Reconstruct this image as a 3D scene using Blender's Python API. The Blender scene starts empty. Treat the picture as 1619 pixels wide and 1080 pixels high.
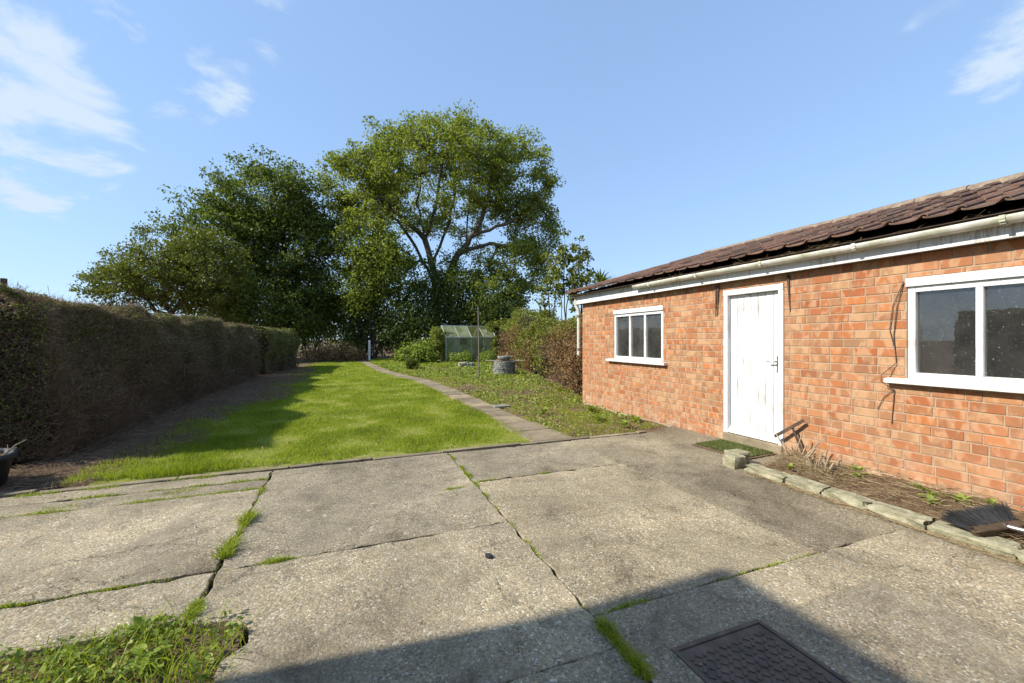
import bpy, bmesh, math, random
import numpy as np
from mathutils import Vector, Matrix, noise as mnoise

# ------------------------------------------------------------------ camera, sky, sun, exposure
S = bpy.context.scene
C = S.collection
random.seed(7)
RNG = np.random.default_rng(7)
FPX, CXP, HOR, HCAM = 660.0, 809.5, 537.0, 1.31        # photo focal length in px, centre column, horizon row, eye height
YAW = math.atan(260.0 / FPX)                            # camera looks this far to the right of the garden's axis (+Y)
SA, CA = math.sin(YAW), math.cos(YAW)

cam_d = bpy.data.cameras.new('camera'); cam = bpy.data.objects.new('camera', cam_d); C.objects.link(cam)
cam.location = (0, 0, HCAM); cam.rotation_euler = (math.pi / 2, 0, -YAW)
cam_d.sensor_width = 36; cam_d.lens = 36 * FPX / 1619.0
cam_d.shift_y = (HOR - 540.0) / 1619.0
cam_d.clip_start = 0.05; cam_d.clip_end = 3000
S.camera = cam

SUN_EL = math.radians(37.5)
LIGHT_DIR = Vector((math.cos(SUN_EL) * 0.995, -math.cos(SUN_EL) * 0.10, -math.sin(SUN_EL)))
sun_d = bpy.data.lights.new('sun', 'SUN'); sun = bpy.data.objects.new('sun', sun_d); C.objects.link(sun)
sun_d.energy = 4.1; sun_d.angle = math.radians(0.6); sun_d.color = (1.0, 0.95, 0.85)
sun.rotation_euler = LIGHT_DIR.to_track_quat('-Z', 'Y').to_euler()
sun.location = (-8, 1, 12)

world = bpy.data.worlds.new('World'); S.world = world; world.use_nodes = True
wn = world.node_tree.nodes; wl = world.node_tree.links; wn.clear()
def dir_of_px(px, py):
    v = Vector(((px - CXP) * CA + FPX * SA, -(px - CXP) * SA + FPX * CA, HOR - py)); return v.normalized()
def build_world():
    out = wn.new('ShaderNodeOutputWorld'); bg = wn.new('ShaderNodeBackground'); bg.inputs[1].default_value = 0.145
    sky = wn.new('ShaderNodeTexSky'); sky.sky_type = 'NISHITA'; sky.sun_disc = False
    sky.sun_elevation = SUN_EL; sky.sun_rotation = math.atan2(-0.995, 0.10)
    sky.air_density = 1.15; sky.dust_density = 0.0; sky.ozone_density = 3.5
    tc = wn.new('ShaderNodeTexCoord')
    sep = wn.new('ShaderNodeSeparateXYZ'); wl.new(tc.outputs['Generated'], sep.inputs[0])
    def math_(op, a, b=None, c=None, clamp=False):
        n = wn.new('ShaderNodeMath'); n.operation = op; n.use_clamp = clamp
        for i, v in enumerate((a, b, c)):
            if v is None: continue
            if isinstance(v, (int, float)): n.inputs[i].default_value = v
            else: wl.new(v, n.inputs[i])
        return n.outputs[0]
    # cloud layer: noise on a plane overhead
    zc = math_('ADD', math_('MAXIMUM', sep.outputs[2], 0.0), 0.22)
    comb = wn.new('ShaderNodeCombineXYZ')
    wl.new(math_('DIVIDE', sep.outputs[0], zc), comb.inputs[0]); wl.new(math_('DIVIDE', sep.outputs[1], zc), comb.inputs[1])
    nz = wn.new('ShaderNodeTexNoise'); nz.inputs['Scale'].default_value = 4.2; nz.inputs['Detail'].default_value = 10
    nz.inputs['Roughness'].default_value = 0.60; nz.inputs['Distortion'].default_value = 0.35
    wl.new(comb.outputs[0], nz.inputs['Vector'])
    wisps = nz.outputs[0]
    blob_sum = None
    blobs = [(60, 200, 0.988, .999, .62), (20, 110, .99, .999, .72), (10, 270, .992, .9995, .5), (330, 130, 0.994, 1.0, .50), (230, 60, .988, .9995, .45), (400, 0, .992, .999, .4), (1619, 60, 0.995, .9998, .55), (1470, 15, .997, .9999, .4)]
    dirs = [(dir_of_px(a, b), lo, hi, w) for a, b, lo, hi, w in blobs]
    rr = random.Random(3)
    for k in range(9):                                   # the same kind of cloud over the rest of the sky
        az = math.radians(120 + k * 24 + rr.uniform(-8, 8)); el = math.radians(rr.uniform(15, 50))
        dirs.append((Vector((math.sin(az) * math.cos(el), math.cos(az) * math.cos(el), math.sin(el))), 0.98, 0.999, rr.uniform(.4, .65)))
    for d, lo, hi, w in dirs:
        dp = wn.new('ShaderNodeVectorMath'); dp.operation = 'DOT_PRODUCT'
        wl.new(tc.outputs['Generated'], dp.inputs[0]); dp.inputs[1].default_value = d
        mr = wn.new('ShaderNodeMapRange'); mr.interpolation_type = 'SMOOTHSTEP'
        wl.new(dp.outputs['Value'], mr.inputs[0]); mr.inputs[1].default_value = lo; mr.inputs[2].default_value = hi
        mr.inputs[3].default_value = 0; mr.inputs[4].default_value = w
        blob_sum = mr.outputs[0] if blob_sum is None else math_('MAXIMUM', blob_sum, mr.outputs[0])
    dens = math_('ADD', math_('MULTIPLY_ADD', wisps, 1.9, -0.67), math_('MULTIPLY', blob_sum, 0.86))
    mr = wn.new('ShaderNodeMapRange'); mr.interpolation_type = 'SMOOTHSTEP'
    wl.new(dens, mr.inputs[0]); mr.inputs[1].default_value = 0.60; mr.inputs[2].default_value = 0.98
    mr.inputs[3].default_value = 0; mr.inputs[4].default_value = 0.92
    mix = wn.new('ShaderNodeMix'); mix.data_type = 'RGBA'
    tint = wn.new('ShaderNodeMix'); tint.data_type = 'RGBA'; tint.blend_type = 'MULTIPLY'; tint.inputs[0].default_value = 1.0
    gm = wn.new('ShaderNodeGamma'); gm.inputs[1].default_value = 0.4; wl.new(sky.outputs[0], gm.inputs[0])   # hazy, even sky
    wl.new(gm.outputs[0], tint.inputs[6]); tint.inputs[7].default_value = (1.24, 1.58, 2.08, 1)
    wl.new(mr.outputs[0], mix.inputs[0]); wl.new(tint.outputs[2], mix.inputs[6])
    mix.inputs[7].default_value = (2.7, 3.2, 3.75, 1)
    wl.new(mix.outputs[2], bg.inputs[0]); wl.new(bg.outputs[0], out.inputs[0])
build_world()

S.view_settings.view_transform = 'Standard'; S.view_settings.look = 'None'
S.view_settings.gamma = 1.0; S.view_settings.use_curve_mapping = False
S.view_settings.exposure = 0.86
S.render.engine = 'CYCLES'

# ------------------------------------------------------------------ helpers
def W(px, py, z=0.0):
    """photo pixel -> point on the horizontal plane of height z"""
    Z = FPX * (HCAM - z) / (py - HOR); X = (px - CXP) / FPX * Z
    return Vector((X * CA + Z * SA, -X * SA + Z * CA, z))
def WD(px, py, Z):
    X = (px - CXP) / FPX * Z
    return Vector((X * CA + Z * SA, -X * SA + Z * CA, HCAM + (HOR - py) / FPX * Z))

def tag(o, label=None, cat=None, group=None, kind=None):
    if label: o['label'] = label
    if cat: o['category'] = cat
    if group: o['group'] = group
    if kind: o['kind'] = kind
    return o
def empty(name, loc=(0, 0, 0), rz=0):
    o = bpy.data.objects.new(name, None); C.objects.link(o); o.location = loc; o.rotation_euler = (0, 0, rz)
    o.empty_display_size = 0.1
    return o
def link(name, me, mat=None, parent=None, loc=None):
    o = bpy.data.objects.new(name, me); C.objects.link(o)
    if mat is not None and not me.materials: me.materials.append(mat)
    if parent is not None: o.parent = parent
    if loc is not None: o.location = loc
    return o

class MB:
    def __init__(s): s.v = []; s.f = []; s.sm = []
    def add(s, vs, fs, smooth=False):
        n = len(s.v); s.v += [tuple(p) for p in vs]; s.f += [tuple(i + n for i in f) for f in fs]; s.sm += [smooth] * len(fs)
    def box(s, a, b, M=None):
        x0, y0, z0 = a; x1, y1, z1 = b
        vs = [Vector(p) for p in ((x0,y0,z0),(x1,y0,z0),(x1,y1,z0),(x0,y1,z0),(x0,y0,z1),(x1,y0,z1),(x1,y1,z1),(x0,y1,z1))]
        if M is not None: vs = [M @ p for p in vs]
        s.add(vs, [(3,2,1,0),(4,5,6,7),(0,1,5,4),(1,2,6,5),(2,3,7,6),(3,0,4,7)])
    def tube(s, pts, rad, n=8, caps=True, smooth=True):
        pts = [Vector(p) for p in pts]
        if not hasattr(rad, '__len__'): rad = [rad] * len(pts)
        rings = []
        for i, p in enumerate(pts):
            t = (pts[min(i+1, len(pts)-1)] - pts[max(i-1, 0)]).normalized()
            u = t.orthogonal().normalized() if i == 0 else (u - t * u.dot(t)).normalized()
            w = t.cross(u)
            rings.append([p + (u * math.cos(a) + w * math.sin(a)) * rad[i] for a in [2*math.pi*k/n for k in range(n)]])
        vs = [q for r in rings for q in r]; fs = []
        for i in range(len(pts)-1):
            for k in range(n):
                a = i*n+k; b = i*n+(k+1) % n; fs.append((a, b, b+n, a+n))
        s.add(vs, fs, smooth)
        if caps:
            s.add(rings[0], [tuple(reversed(range(n)))]); s.add(rings[-1], [tuple(range(n))])
    def lathe(s, prof, n=24, c=(0,0,0), smooth=True):
        vs = [(c[0]+r*math.cos(2*math.pi*k/n), c[1]+r*math.sin(2*math.pi*k/n), c[2]+z) for r, z in prof for k in range(n)]
        fs = [(i*n+k, i*n+(k+1) % n, (i+1)*n+(k+1) % n, (i+1)*n+k) for i in range(len(prof)-1) for k in range(n)]
        s.add(vs, fs, smooth)
    def mesh(s, name):
        me = bpy.data.meshes.new(name); me.from_pydata(s.v, [], s.f)
        me.polygons.foreach_set('use_smooth', s.sm); me.update(); return me
    def build(s, name, mat, parent=None, bevel=0, loc=None):
        o = link(name, s.mesh(name), mat, parent, loc)
        if bevel:
            m = o.modifiers.new('bevel', 'BEVEL'); m.width = bevel; m.segments = 2; m.limit_method = 'ANGLE'; m.harden_normals = False
        return o

def np_mesh(name, verts, quads=None, tris=None, rnd=None, smooth=False):
    """fast mesh from numpy arrays; rnd is a per-vertex float attribute"""
    me = bpy.data.meshes.new(name)
    nv = len(verts); nq = 0 if quads is None else len(quads); nt = 0 if tris is None else len(tris)
    me.vertices.add(nv); me.vertices.foreach_set('co', np.asarray(verts, dtype=np.float32).ravel())
    loops = []; starts = []; tot = 0
    if nq: loops.append(np.asarray(quads, dtype=np.int32).ravel()); starts.append(np.arange(nq, dtype=np.int32) * 4); tot = nq * 4
    if nt: loops.append(np.asarray(tris, dtype=np.int32).ravel()); starts.append(tot + np.arange(nt, dtype=np.int32) * 3); tot += nt * 3
    me.loops.add(tot); me.loops.foreach_set('vertex_index', np.concatenate(loops))
    me.polygons.add(nq + nt); me.polygons.foreach_set('loop_start', np.concatenate(starts))
    if smooth: me.polygons.foreach_set('use_smooth', np.ones(nq + nt, dtype=bool))
    if rnd is not None:
        a = me.attributes.new('rnd', 'FLOAT', 'POINT'); a.data.foreach_set('value', np.asarray(rnd, dtype=np.float32))
    me.update(calc_edges=True); me.validate()
    return me

def unit(v): return v / np.maximum(np.linalg.norm(v, axis=1, keepdims=True), 1e-9)
def leaf_mesh(name, cen, size, aspect=0.55, up=0.25, rnd=None, rng=RNG):
    """kite-shaped leaves, each with a fold along its midrib"""
    n = len(cen); size = np.broadcast_to(size, (n,)) * rng.uniform(0.65, 1.3, n)
    d = unit(rng.normal(size=(n, 3)) + np.array([0, 0, -0.15]))
    t = rng.normal(size=(n, 3)); t[:, 2] += up * 3
    s = unit(np.cross(d, t)); nn = np.cross(s, d)
    L = size[:, None]; w = L * aspect * 0.5
    fold = nn * w * 0.35
    v = np.stack([cen - d*L*0.5, cen + s*w + fold - d*L*0.02, cen + d*L*0.5, cen - s*w + fold - d*L*0.02], 1).reshape(-1, 3)
    i = np.arange(n)[:, None] * 4
    tris = np.concatenate([i + np.array([0, 1, 2]), i + np.array([0, 2, 3])], 0)
    r = rng.random(n) if rnd is None else rnd
    return np_mesh(name, v, tris=tris, rnd=np.repeat(r, 4))
def blade_arrays(p, h, w, lean, rng=RNG):
    n = len(p); h = np.broadcast_to(h, (n,)) * rng.uniform(0.55, 1.35, n); w = np.broadcast_to(w, (n,))
    a = rng.uniform(0, 2*np.pi, n); dirv = np.stack([np.cos(a), np.sin(a), np.zeros(n)], 1)
    b = rng.uniform(0, 2*np.pi, n); sd = np.stack([np.cos(b), np.sin(b), np.zeros(n)], 1) * w[:, None] * 0.5
    ln = (h * np.broadcast_to(lean, (n,)) * rng.uniform(0.2, 1.4, n))[:, None]
    up = np.array([0, 0, 1.0]) * h[:, None]
    m = p + up*0.55 + dirv*ln*0.35; t = p + up*0.95 + dirv*ln
    return np.stack([p - sd, p + sd, m + sd*0.8, m - sd*0.8, t], 1).reshape(-1, 3)
def blade_mesh(name, p, h, w, lean=0.5, rnd=None, rng=RNG):
    v = blade_arrays(p, h, w, lean, rng); n = len(p); i = np.arange(n)[:, None] * 5
    r = rng.random(n) if rnd is None else rnd
    return np_mesh(name, v, quads=i + np.array([0, 1, 2, 3]), tris=i + np.array([3, 2, 4]), rnd=np.repeat(r, 5))
def twig_mesh(name, p, q, w, rnd=None, rng=RNG):
    """thin three-sided twigs from p to q"""
    n = len(p); d = unit(q - p); s = unit(np.cross(d, rng.normal(size=(n, 3)))); t = np.cross(d, s)
    w = np.broadcast_to(w, (n,))[:, None]
    c = [s*w, (-0.5*s + 0.87*t)*w, (-0.5*s - 0.87*t)*w]
    v = np.stack([p + c[0], p + c[1], p + c[2], q + c[0]*0.4, q + c[1]*0.4, q + c[2]*0.4], 1).reshape(-1, 3)
    i = np.arange(n)[:, None] * 6
    quads = np.concatenate([i + np.array(k) for k in ((0, 1, 4, 3), (1, 2, 5, 4), (2, 0, 3, 5))], 0)
    r = rng.random(n) if rnd is None else rnd
    return np_mesh(name, v, quads=quads, rnd=np.repeat(r, 6))
def fbm(x, y, s, seed=0.0, oct=3):
    return mnoise.fractal(Vector((x*s + seed, y*s - seed*1.7, seed*0.31)), 1.0, 2.0, oct)
def fbm_np(P, s, seed=0.0):
    return np.array([fbm(a, b, s, seed, 2) for a, b in P[:, :2]])

# ------------------------------------------------------------------ materials
class NT:
    def __init__(s, name):
        s.m = bpy.data.materials.new(name); s.m.use_nodes = True; s.t = s.m.node_tree; s.t.nodes.clear()
        s.out = s.n('ShaderNodeOutputMaterial'); s.pos = s.n('ShaderNodeNewGeometry').outputs['Position']
    def n(s, t): return s.t.nodes.new(t)
    def l(s, a, b):
        if isinstance(a, (int, float)): b.default_value = a
        elif isinstance(a, (tuple, list)): b.default_value = (*a, 1) if len(a) == 3 and b.type == 'RGBA' else a
        else: s.t.links.new(a, b)
    def noise(s, scale, detail=4, rough=0.55, dist=0.0, vec=None, col=False):
        n = s.n('ShaderNodeTexNoise'); n.inputs['Scale'].default_value = scale; n.inputs['Detail'].default_value = detail
        n.inputs['Roughness'].default_value = rough; n.inputs['Distortion'].default_value = dist
        s.l(s.pos if vec is None else vec, n.inputs['Vector']); return n.outputs[1 if col else 0]
    def scaled(s, sx, sy, sz, off=(0, 0, 0)):
        n = s.n('ShaderNodeMapping'); s.l(s.pos, n.inputs[0]); n.inputs['Scale'].default_value = (sx, sy, sz); n.inputs['Location'].default_value = off
        return n.outputs[0]
    def voro(s, scale, feat='F1', out=0, vec=None, rand=1.0):
        n = s.n('ShaderNodeTexVoronoi'); n.feature = feat; n.inputs['Scale'].default_value = scale; n.inputs['Randomness'].default_value = rand
        s.l(s.pos if vec is None else vec, n.inputs['Vector']); return n.outputs[out]
    def ramp(s, f, stops):
        n = s.n('ShaderNodeValToRGB'); s.l(f, n.inputs[0]); e = n.color_ramp.elements
        while len(e) < len(stops): e.new(0.5)
        for k, (p, c) in enumerate(stops):
            e[k].position = p; e[k].color = (*c, 1) if hasattr(c, '__len__') else (c, c, c, 1)
        return n.outputs[0]
    def mix(s, f, a, b, mode='MIX'):
        n = s.n('ShaderNodeMix'); n.data_type = 'RGBA'; n.blend_type = mode
        s.l(f, n.inputs[0]); s.l(a, n.inputs[6]); s.l(b, n.inputs[7]); return n.outputs[2]
    def math(s, op, a, b=0.0, clamp=False):
        n = s.n('ShaderNodeMath'); n.operation = op; n.use_clamp = clamp; s.l(a, n.inputs[0]); s.l(b, n.inputs[1]); return n.outputs[0]
    def attr(s, name='rnd'):
        n = s.n('ShaderNodeAttribute'); n.attribute_name = name; return n.outputs['Fac']
    def objrand(s): return s.n('ShaderNodeObjectInfo').outputs['Random']
    def island(s): return s.n('ShaderNodeNewGeometry').outputs['Random Per Island']
    def bump(s, h, strength=0.3, dist=0.01):
        n = s.n('ShaderNodeBump'); s.l(h, n.inputs['Height']); n.inputs['Strength'].default_value = strength; n.inputs['Distance'].default_value = dist
        return n.outputs[0]
    def principled(s, col, rough=0.8, bump=None, metal=0, spec=0.3):
        n = s.n('ShaderNodeBsdfPrincipled'); s.l(col, n.inputs['Base Color']); s.l(rough, n.inputs['Roughness'])
        n.inputs['Metallic'].default_value = metal; n.inputs['Specular IOR Level'].default_value = spec
        if bump is not None: s.l(bump, n.inputs['Normal'])
        return n.outputs[0]
    def done(s, sh): s.t.links.new(sh, s.out.inputs[0]); return s.m

def m_plain(name, c1, c2, scale=6, rough=0.8, bs=0.2, bd=0.005, metal=0, spec=0.3):
    t = NT(name); f = t.noise(scale, 5, 0.65)
    return t.done(t.principled(t.mix(t.ramp(f, [(0.35, 0.0), (0.65, 1.0)]), c1, c2), rough, t.bump(t.noise(scale*6, 4), bs, bd), metal, spec))
def m_leaf(name, stops, trans=0.35, rough=0.5, patch=0.5, pscale=0.8, spec=0.25):
    t = NT(name)
    f = t.math('ADD', t.math('MULTIPLY', t.attr(), 1 - patch*0.6), t.math('MULTIPLY', t.math('SUBTRACT', t.noise(pscale, 3), 0.3), patch), True)
    c = t.ramp(f, stops)
    p = t.principled(c, rough, None, 0, spec)
    tr = t.n('ShaderNodeBsdfTranslucent'); t.l(t.mix(1.0, c, (1.0, 1.05, 0.45), 'MULTIPLY'), tr.inputs[0])
    m = t.n('ShaderNodeMixShader'); m.inputs[0].default_value = trans
    t.l(p, m.inputs[1]); t.l(tr.outputs[0], m.inputs[2])
    return t.done(m.outputs[0])

def make_brick_mat():
    t = NT('brick')
    r = t.math('FRACT', t.math('ADD', t.objrand(), t.island()))
    base = t.ramp(r, [(0.0, (0.30, 0.105, 0.048)), (0.12, (0.38, 0.145, 0.066)), (0.25, (0.44, 0.18, 0.083)), (0.4, (0.37, 0.125, 0.054)), (0.52, (0.45, 0.215, 0.11)),
                      (0.64, (0.32, 0.16, 0.092)), (0.74, (0.49, 0.18, 0.064)), (0.84, (0.40, 0.235, 0.14)), (0.93, (0.50, 0.32, 0.19)), (1.0, (0.25, 0.13, 0.08))])
    # pale kiss marks and darker firing bands
    cx = t.n('ShaderNodeCombineXYZ'); t.l(t.math('MULTIPLY', r, 37.0), cx.inputs[0]); va = t.n('ShaderNodeVectorMath'); t.l(t.scaled(1, 1.0, 0.5), va.inputs[0]); t.l(cx.outputs[0], va.inputs[1])
    band = t.noise(13.0, 2, 0.5, 0.35, va.outputs[0])
    c = t.mix(t.ramp(band, [(0.47, 0.0), (0.58, 0.72)]), base, (0.52, 0.325, 0.21))
    cx2 = t.n('ShaderNodeCombineXYZ'); t.l(t.math('MULTIPLY', r, 71.0), cx2.inputs[1]); va2 = t.n('ShaderNodeVectorMath'); t.l(t.scaled(1, 1.0, 0.6), va2.inputs[0]); t.l(cx2.outputs[0], va2.inputs[1])
    dk = t.noise(11.0, 2, 0.5, 0.3, va2.outputs[0])
    c = t.mix(t.ramp(dk, [(0.50, 0.0), (0.62, 0.6)]), c, (0.29, 0.145, 0.085))
    fine = t.noise(160, 4, 0.7)
    c = t.mix(0.5, c, t.mix(fine, (0.62, 0.62, 0.62), (1.25, 1.25, 1.25)), 'MULTIPLY')
    big = t.noise(1.3, 4, 0.6)
    c = t.mix(t.ramp(big, [(0.45, 0.0), (0.70, 0.35)]), c, (0.50, 0.315, 0.21))
    # white efflorescence low on the wall
    sep = t.n('ShaderNodeSeparateXYZ'); t.l(t.pos, sep.inputs[0])
    low = t.math('MULTIPLY', t.ramp(sep.outputs[2], [(0.04, 1.0), (0.3, 0.0)]), t.ramp(t.noise(5, 5, 0.7), [(0.48, 0.0), (0.66, 0.5)]))
    c = t.mix(low, c, (0.62, 0.55, 0.48))
    c = t.mix(1.0, c, (0.90, 0.845, 0.73), 'MULTIPLY')
    pit = t.ramp(t.noise(55, 3, 0.7), [(0.28, 0.0), (0.42, 1.0)])
    h = t.math('ADD', t.math('MULTIPLY', fine, 0.4), t.math('MULTIPLY', pit, 0.6))
    return t.done(t.principled(c, 0.88, t.bump(h, 0.5, 0.004), 0, 0.2))
def make_concrete(name, tint=(1, 1, 1), agg=1.0):
    t = NT(name)
    o = t.objrand()
    cx = t.n('ShaderNodeCombineXYZ'); t.l(t.math('MULTIPLY', o, 53.0), cx.inputs[0]); t.l(t.math('MULTIPLY', o, 31.0), cx.inputs[1])
    va = t.n('ShaderNodeVectorMath'); t.l(t.pos, va.inputs[0]); t.l(cx.outputs[0], va.inputs[1]); own = va.outputs[0]   # every slab weathers differently
    cell = t.voro(108, 'F1', 1); dist = t.voro(108, 'F1', 0)
    g = t.n('ShaderNodeSeparateColor'); t.l(cell, g.inputs[0])
    stone = t.ramp(g.outputs[0], [(0.0, (0.16, 0.135, 0.10)), (0.3, (0.28, 0.24, 0.175)), (0.55, (0.36, 0.31, 0.22)), (0.78, (0.44, 0.34, 0.21)), (0.92, (0.50, 0.46, 0.38)), (1.0, (0.64, 0.61, 0.54))])
    sm = t.voro(260, 'F1', 1); g2 = t.n('ShaderNodeSeparateColor'); t.l(sm, g2.inputs[0])
    fines = t.ramp(g2.outputs[1], [(0.0, (0.18, 0.155, 0.115)), (0.5, (0.29, 0.25, 0.185)), (1.0, (0.42, 0.375, 0.29))])
    lait = t.ramp(t.noise(1.6, 5, 0.65, 0.5, own), [(0.40, 0.55), (0.56, 1.0)])            # where the skin is still on, less stone shows
    pick = t.math('MULTIPLY', t.math('MULTIPLY', t.ramp(g.outputs[1], [(0.28, 0.0), (0.32, 1.0)]), agg), lait)
    c = t.mix(pick, fines, stone)
    c = t.mix(0.65, c, (0.30, 0.26, 0.195)) if agg < 0.5 else t.mix(0.08, c, (0.30, 0.26, 0.195))
    b1 = t.noise(0.8, 6, 0.62, 0.4, own); c = t.mix(1.0, c, t.ramp(b1, [(0.30, (0.50, 0.48, 0.45)), (0.46, (0.92, 0.91, 0.89)), (0.55, (1.05, 1.04, 1.01)), (0.68, (1.40, 1.38, 1.33))]), 'MULTIPLY')
    b2 = t.noise(4.2, 6, 0.72, 0.5, own); c = t.mix(0.7, c, t.ramp(b2, [(0.33, (0.58, 0.56, 0.52)), (0.46, (1, 1, 1)), (0.64, (1.25, 1.24, 1.2))]), 'MULTIPLY')
    c = t.mix(1.0, c, t.ramp(o, [(0.0, (0.86, 0.85, 0.83)), (0.5, (1.0, 1.0, 1.0)), (1.0, (1.16, 1.14, 1.09))]), 'MULTIPLY')
    moss = t.ramp(t.noise(2.1, 6, 0.75, 0.3, own), [(0.57, 0.0), (0.70, 0.45)]); c = t.mix(moss, c, (0.15, 0.13, 0.065))
    # hairline cracks, broken up by a noise mask
    wv = t.n('ShaderNodeVectorMath'); t.l(own, wv.inputs[0]); nc = t.n('ShaderNodeVectorMath'); nc.operation = 'SCALE'; t.l(t.noise(3.0, 5, 0.7, 0, own, True), nc.inputs[0]); nc.inputs['Scale'].default_value = 0.45; t.l(nc.outputs[0], wv.inputs[1])
    crk = t.ramp(t.voro(0.75, 'DISTANCE_TO_EDGE', 0, wv.outputs[0]), [(0.0012, 1.0), (0.0045, 0.0)])
    crk = t.math('MULTIPLY', crk, t.ramp(t.noise(0.9, 2, 0.5, 0, own), [(0.50, 0.0), (0.56, 0.8)]))
    c = t.mix(crk, c, (0.05, 0.042, 0.03)); c = t.mix(1.0, c, tuple(v*k for v, k in zip(tint, (0.77, 0.755, 0.72))), 'MULTIPLY')
    h = t.math('ADD', t.math('ADD', t.math('MULTIPLY', dist, -1.0), t.math('MULTIPLY', t.noise(260, 3, 0.7), 0.5)), t.math('MULTIPLY', crk, -1.5))
    return t.done(t.principled(c, 0.9, t.bump(h, 0.55, 0.004), 0, 0.2))
def make_paint():
    t = NT('white_paint')
    c = t.mix(t.ramp(t.noise(3, 5, 0.6), [(0.4, 0.0), (0.8, 0.5)]), (0.66, 0.66, 0.65), (0.55, 0.54, 0.51))
    v = t.scaled(34, 34, 3.2); w = t.noise(1.0, 6, 0.8, 0.2, v)
    big = t.noise(2.6, 3, 0.6)
    wear = t.ramp(t.math('ADD', t.math('MULTIPLY', w, 0.75), t.math('MULTIPLY', big, 0.35)), [(0.595, 0.0), (0.625, 1.0)])
    sep = t.n('ShaderNodeSeparateXYZ'); t.l(t.pos, sep.inputs[0])
    c = t.mix(t.math('MULTIPLY', wear, 0.75), c, (0.36, 0.32, 0.26))
    dirt = t.ramp(t.noise(6, 7, 0.8), [(0.52, 0.0), (0.75, 0.45)]); c = t.mix(dirt, c, (0.45, 0.43, 0.38))
    return t.done(t.principled(c, 0.55, t.bump(t.math('SUBTRACT', t.noise(1.0, 3, 0.6, 0, t.scaled(120, 120, 6)), wear), 0.25, 0.002), 0, 0.3))
def make_sillpaint():
    t = NT('flaking_sill_paint')
    w = t.noise(7, 7, 0.8, 0.3, t.scaled(1.5, 0.6, 2)); f = t.ramp(w, [(0.44, 0.0), (0.56, 1.0)])
    nrm = t.n('ShaderNodeSeparateXYZ'); t.l(t.n('ShaderNodeNewGeometry').outputs['Normal'], nrm.inputs[0])
    topw = t.ramp(nrm.outputs[2], [(0.3, 0.35), (0.7, 1.0)])
    c = t.mix(t.math('MULTIPLY', f, topw), (0.68, 0.67, 0.63), (0.34, 0.31, 0.25))
    return t.done(t.principled(c, 0.7, t.bump(t.math('SUBTRACT', 1.0, f), 0.3, 0.002)))
def make_tile():
    t = NT('roof_tile')
    c = t.ramp(t.math('FRACT', t.math('ADD', t.objrand(), t.island())), [(0, (0.095, 0.056, 0.042)), (0.4, (0.15, 0.083, 0.058)), (0.75, (0.205, 0.11, 0.073)), (1.0, (0.135, 0.092, 0.07))])
    c = t.mix(t.ramp(t.noise(9, 6, 0.75), [(0.5, 0.0), (0.68, 0.6)]), c, (0.065, 0.05, 0.042))
    c = t.mix(t.ramp(t.noise(26, 5, 0.8, 0, t.scaled(1, 1, 1, (4, 1, 2))), [(0.54, 0.0), (0.66, 0.65)]), c, (0.33, 0.25, 0.155))
    return t.done(t.principled(c, 0.85, t.bump(t.noise(70, 5, 0.7), 0.5, 0.006), 0, 0.25))
def make_glass(name, dirt=0.08, tintc=(1, 1, 1)):
    t = NT(name)
    fr = t.n('ShaderNodeFresnel'); fr.inputs[0].default_value = 1.52
    tr = t.n('ShaderNodeBsdfTransparent'); t.l(tintc, tr.inputs[0])
    gl = t.n('ShaderNodeBsdfGlossy'); gl.inputs['Roughness'].default_value = 0.01
    t.l(t.bump(t.noise(1.6, 2), 0.04, 0.02), gl.inputs['Normal'])
    m = t.n('ShaderNodeMixShader'); t.l(t.math('MULTIPLY', fr.outputs[0], 1.5, True), m.inputs[0]); t.l(tr.outputs[0], m.inputs[1]); t.l(gl.outputs[0], m.inputs[2])
    df = t.n('ShaderNodeBsdfDiffuse'); t.l((0.55, 0.54, 0.5), df.inputs[0])
    spk = t.ramp(t.noise(60, 3, 0.75), [(0.66, 0.0), (0.73, 0.75)])
    film = t.ramp(t.noise(3, 5, 0.7), [(0.35, dirt*0.3), (0.8, dirt)])
    m2 = t.n('ShaderNodeMixShader'); t.l(t.math('ADD', spk, film, True), m2.inputs[0]); t.l(m.outputs[0], m2.inputs[1]); t.l(df.outputs[0], m2.inputs[2])
    return t.done(m2.outputs[0])
def make_algae_glass():
    t = NT('algae_glass')
    tr = t.n('ShaderNodeBsdfTransparent'); t.l((0.62, 0.70, 0.5), tr.inputs[0])
    c = t.mix(t.ramp(t.noise(1.8, 5, 0.7), [(0.35, 0.0), (0.65, 1.0)]), (0.26, 0.29, 0.11), (0.50, 0.52, 0.34))
    p = t.principled(c, 0.35, None, 0, 0.6)
    tl = t.n('ShaderNodeBsdfTranslucent'); t.l(c, tl.inputs[0])
    a = t.n('ShaderNodeMixShader'); a.inputs[0].default_value = 0.4; t.l(p, a.inputs[1]); t.l(tl.outputs[0], a.inputs[2])
    m = t.n('ShaderNodeMixShader'); t.l(t.ramp(t.noise(2.5, 4, 0.7), [(0.3, 0.62), (0.7, 0.9)]), m.inputs[0]); t.l(tr.outputs[0], m.inputs[1]); t.l(a.outputs[0], m.inputs[2])
    return t.done(m.outputs[0])
def make_soil():
    t = NT('soil')
    c = t.ramp(t.noise(7, 8, 0.75, 0.2), [(0.25, (0.07, 0.044, 0.026)), (0.5, (0.16, 0.105, 0.062)), (0.72, (0.27, 0.19, 0.115))])
    v = t.ramp(t.voro(45, 'F1', 0), [(0.1, 1.0), (0.35, 0.0)])
    c = t.mix(t.math('MULTIPLY', v, 0.4), c, (0.26, 0.2, 0.13))
    return t.done(t.principled(c, 0.95, t.bump(t.noise(30, 6, 0.8), 0.9, 0.03), 0, 0.1))
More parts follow.
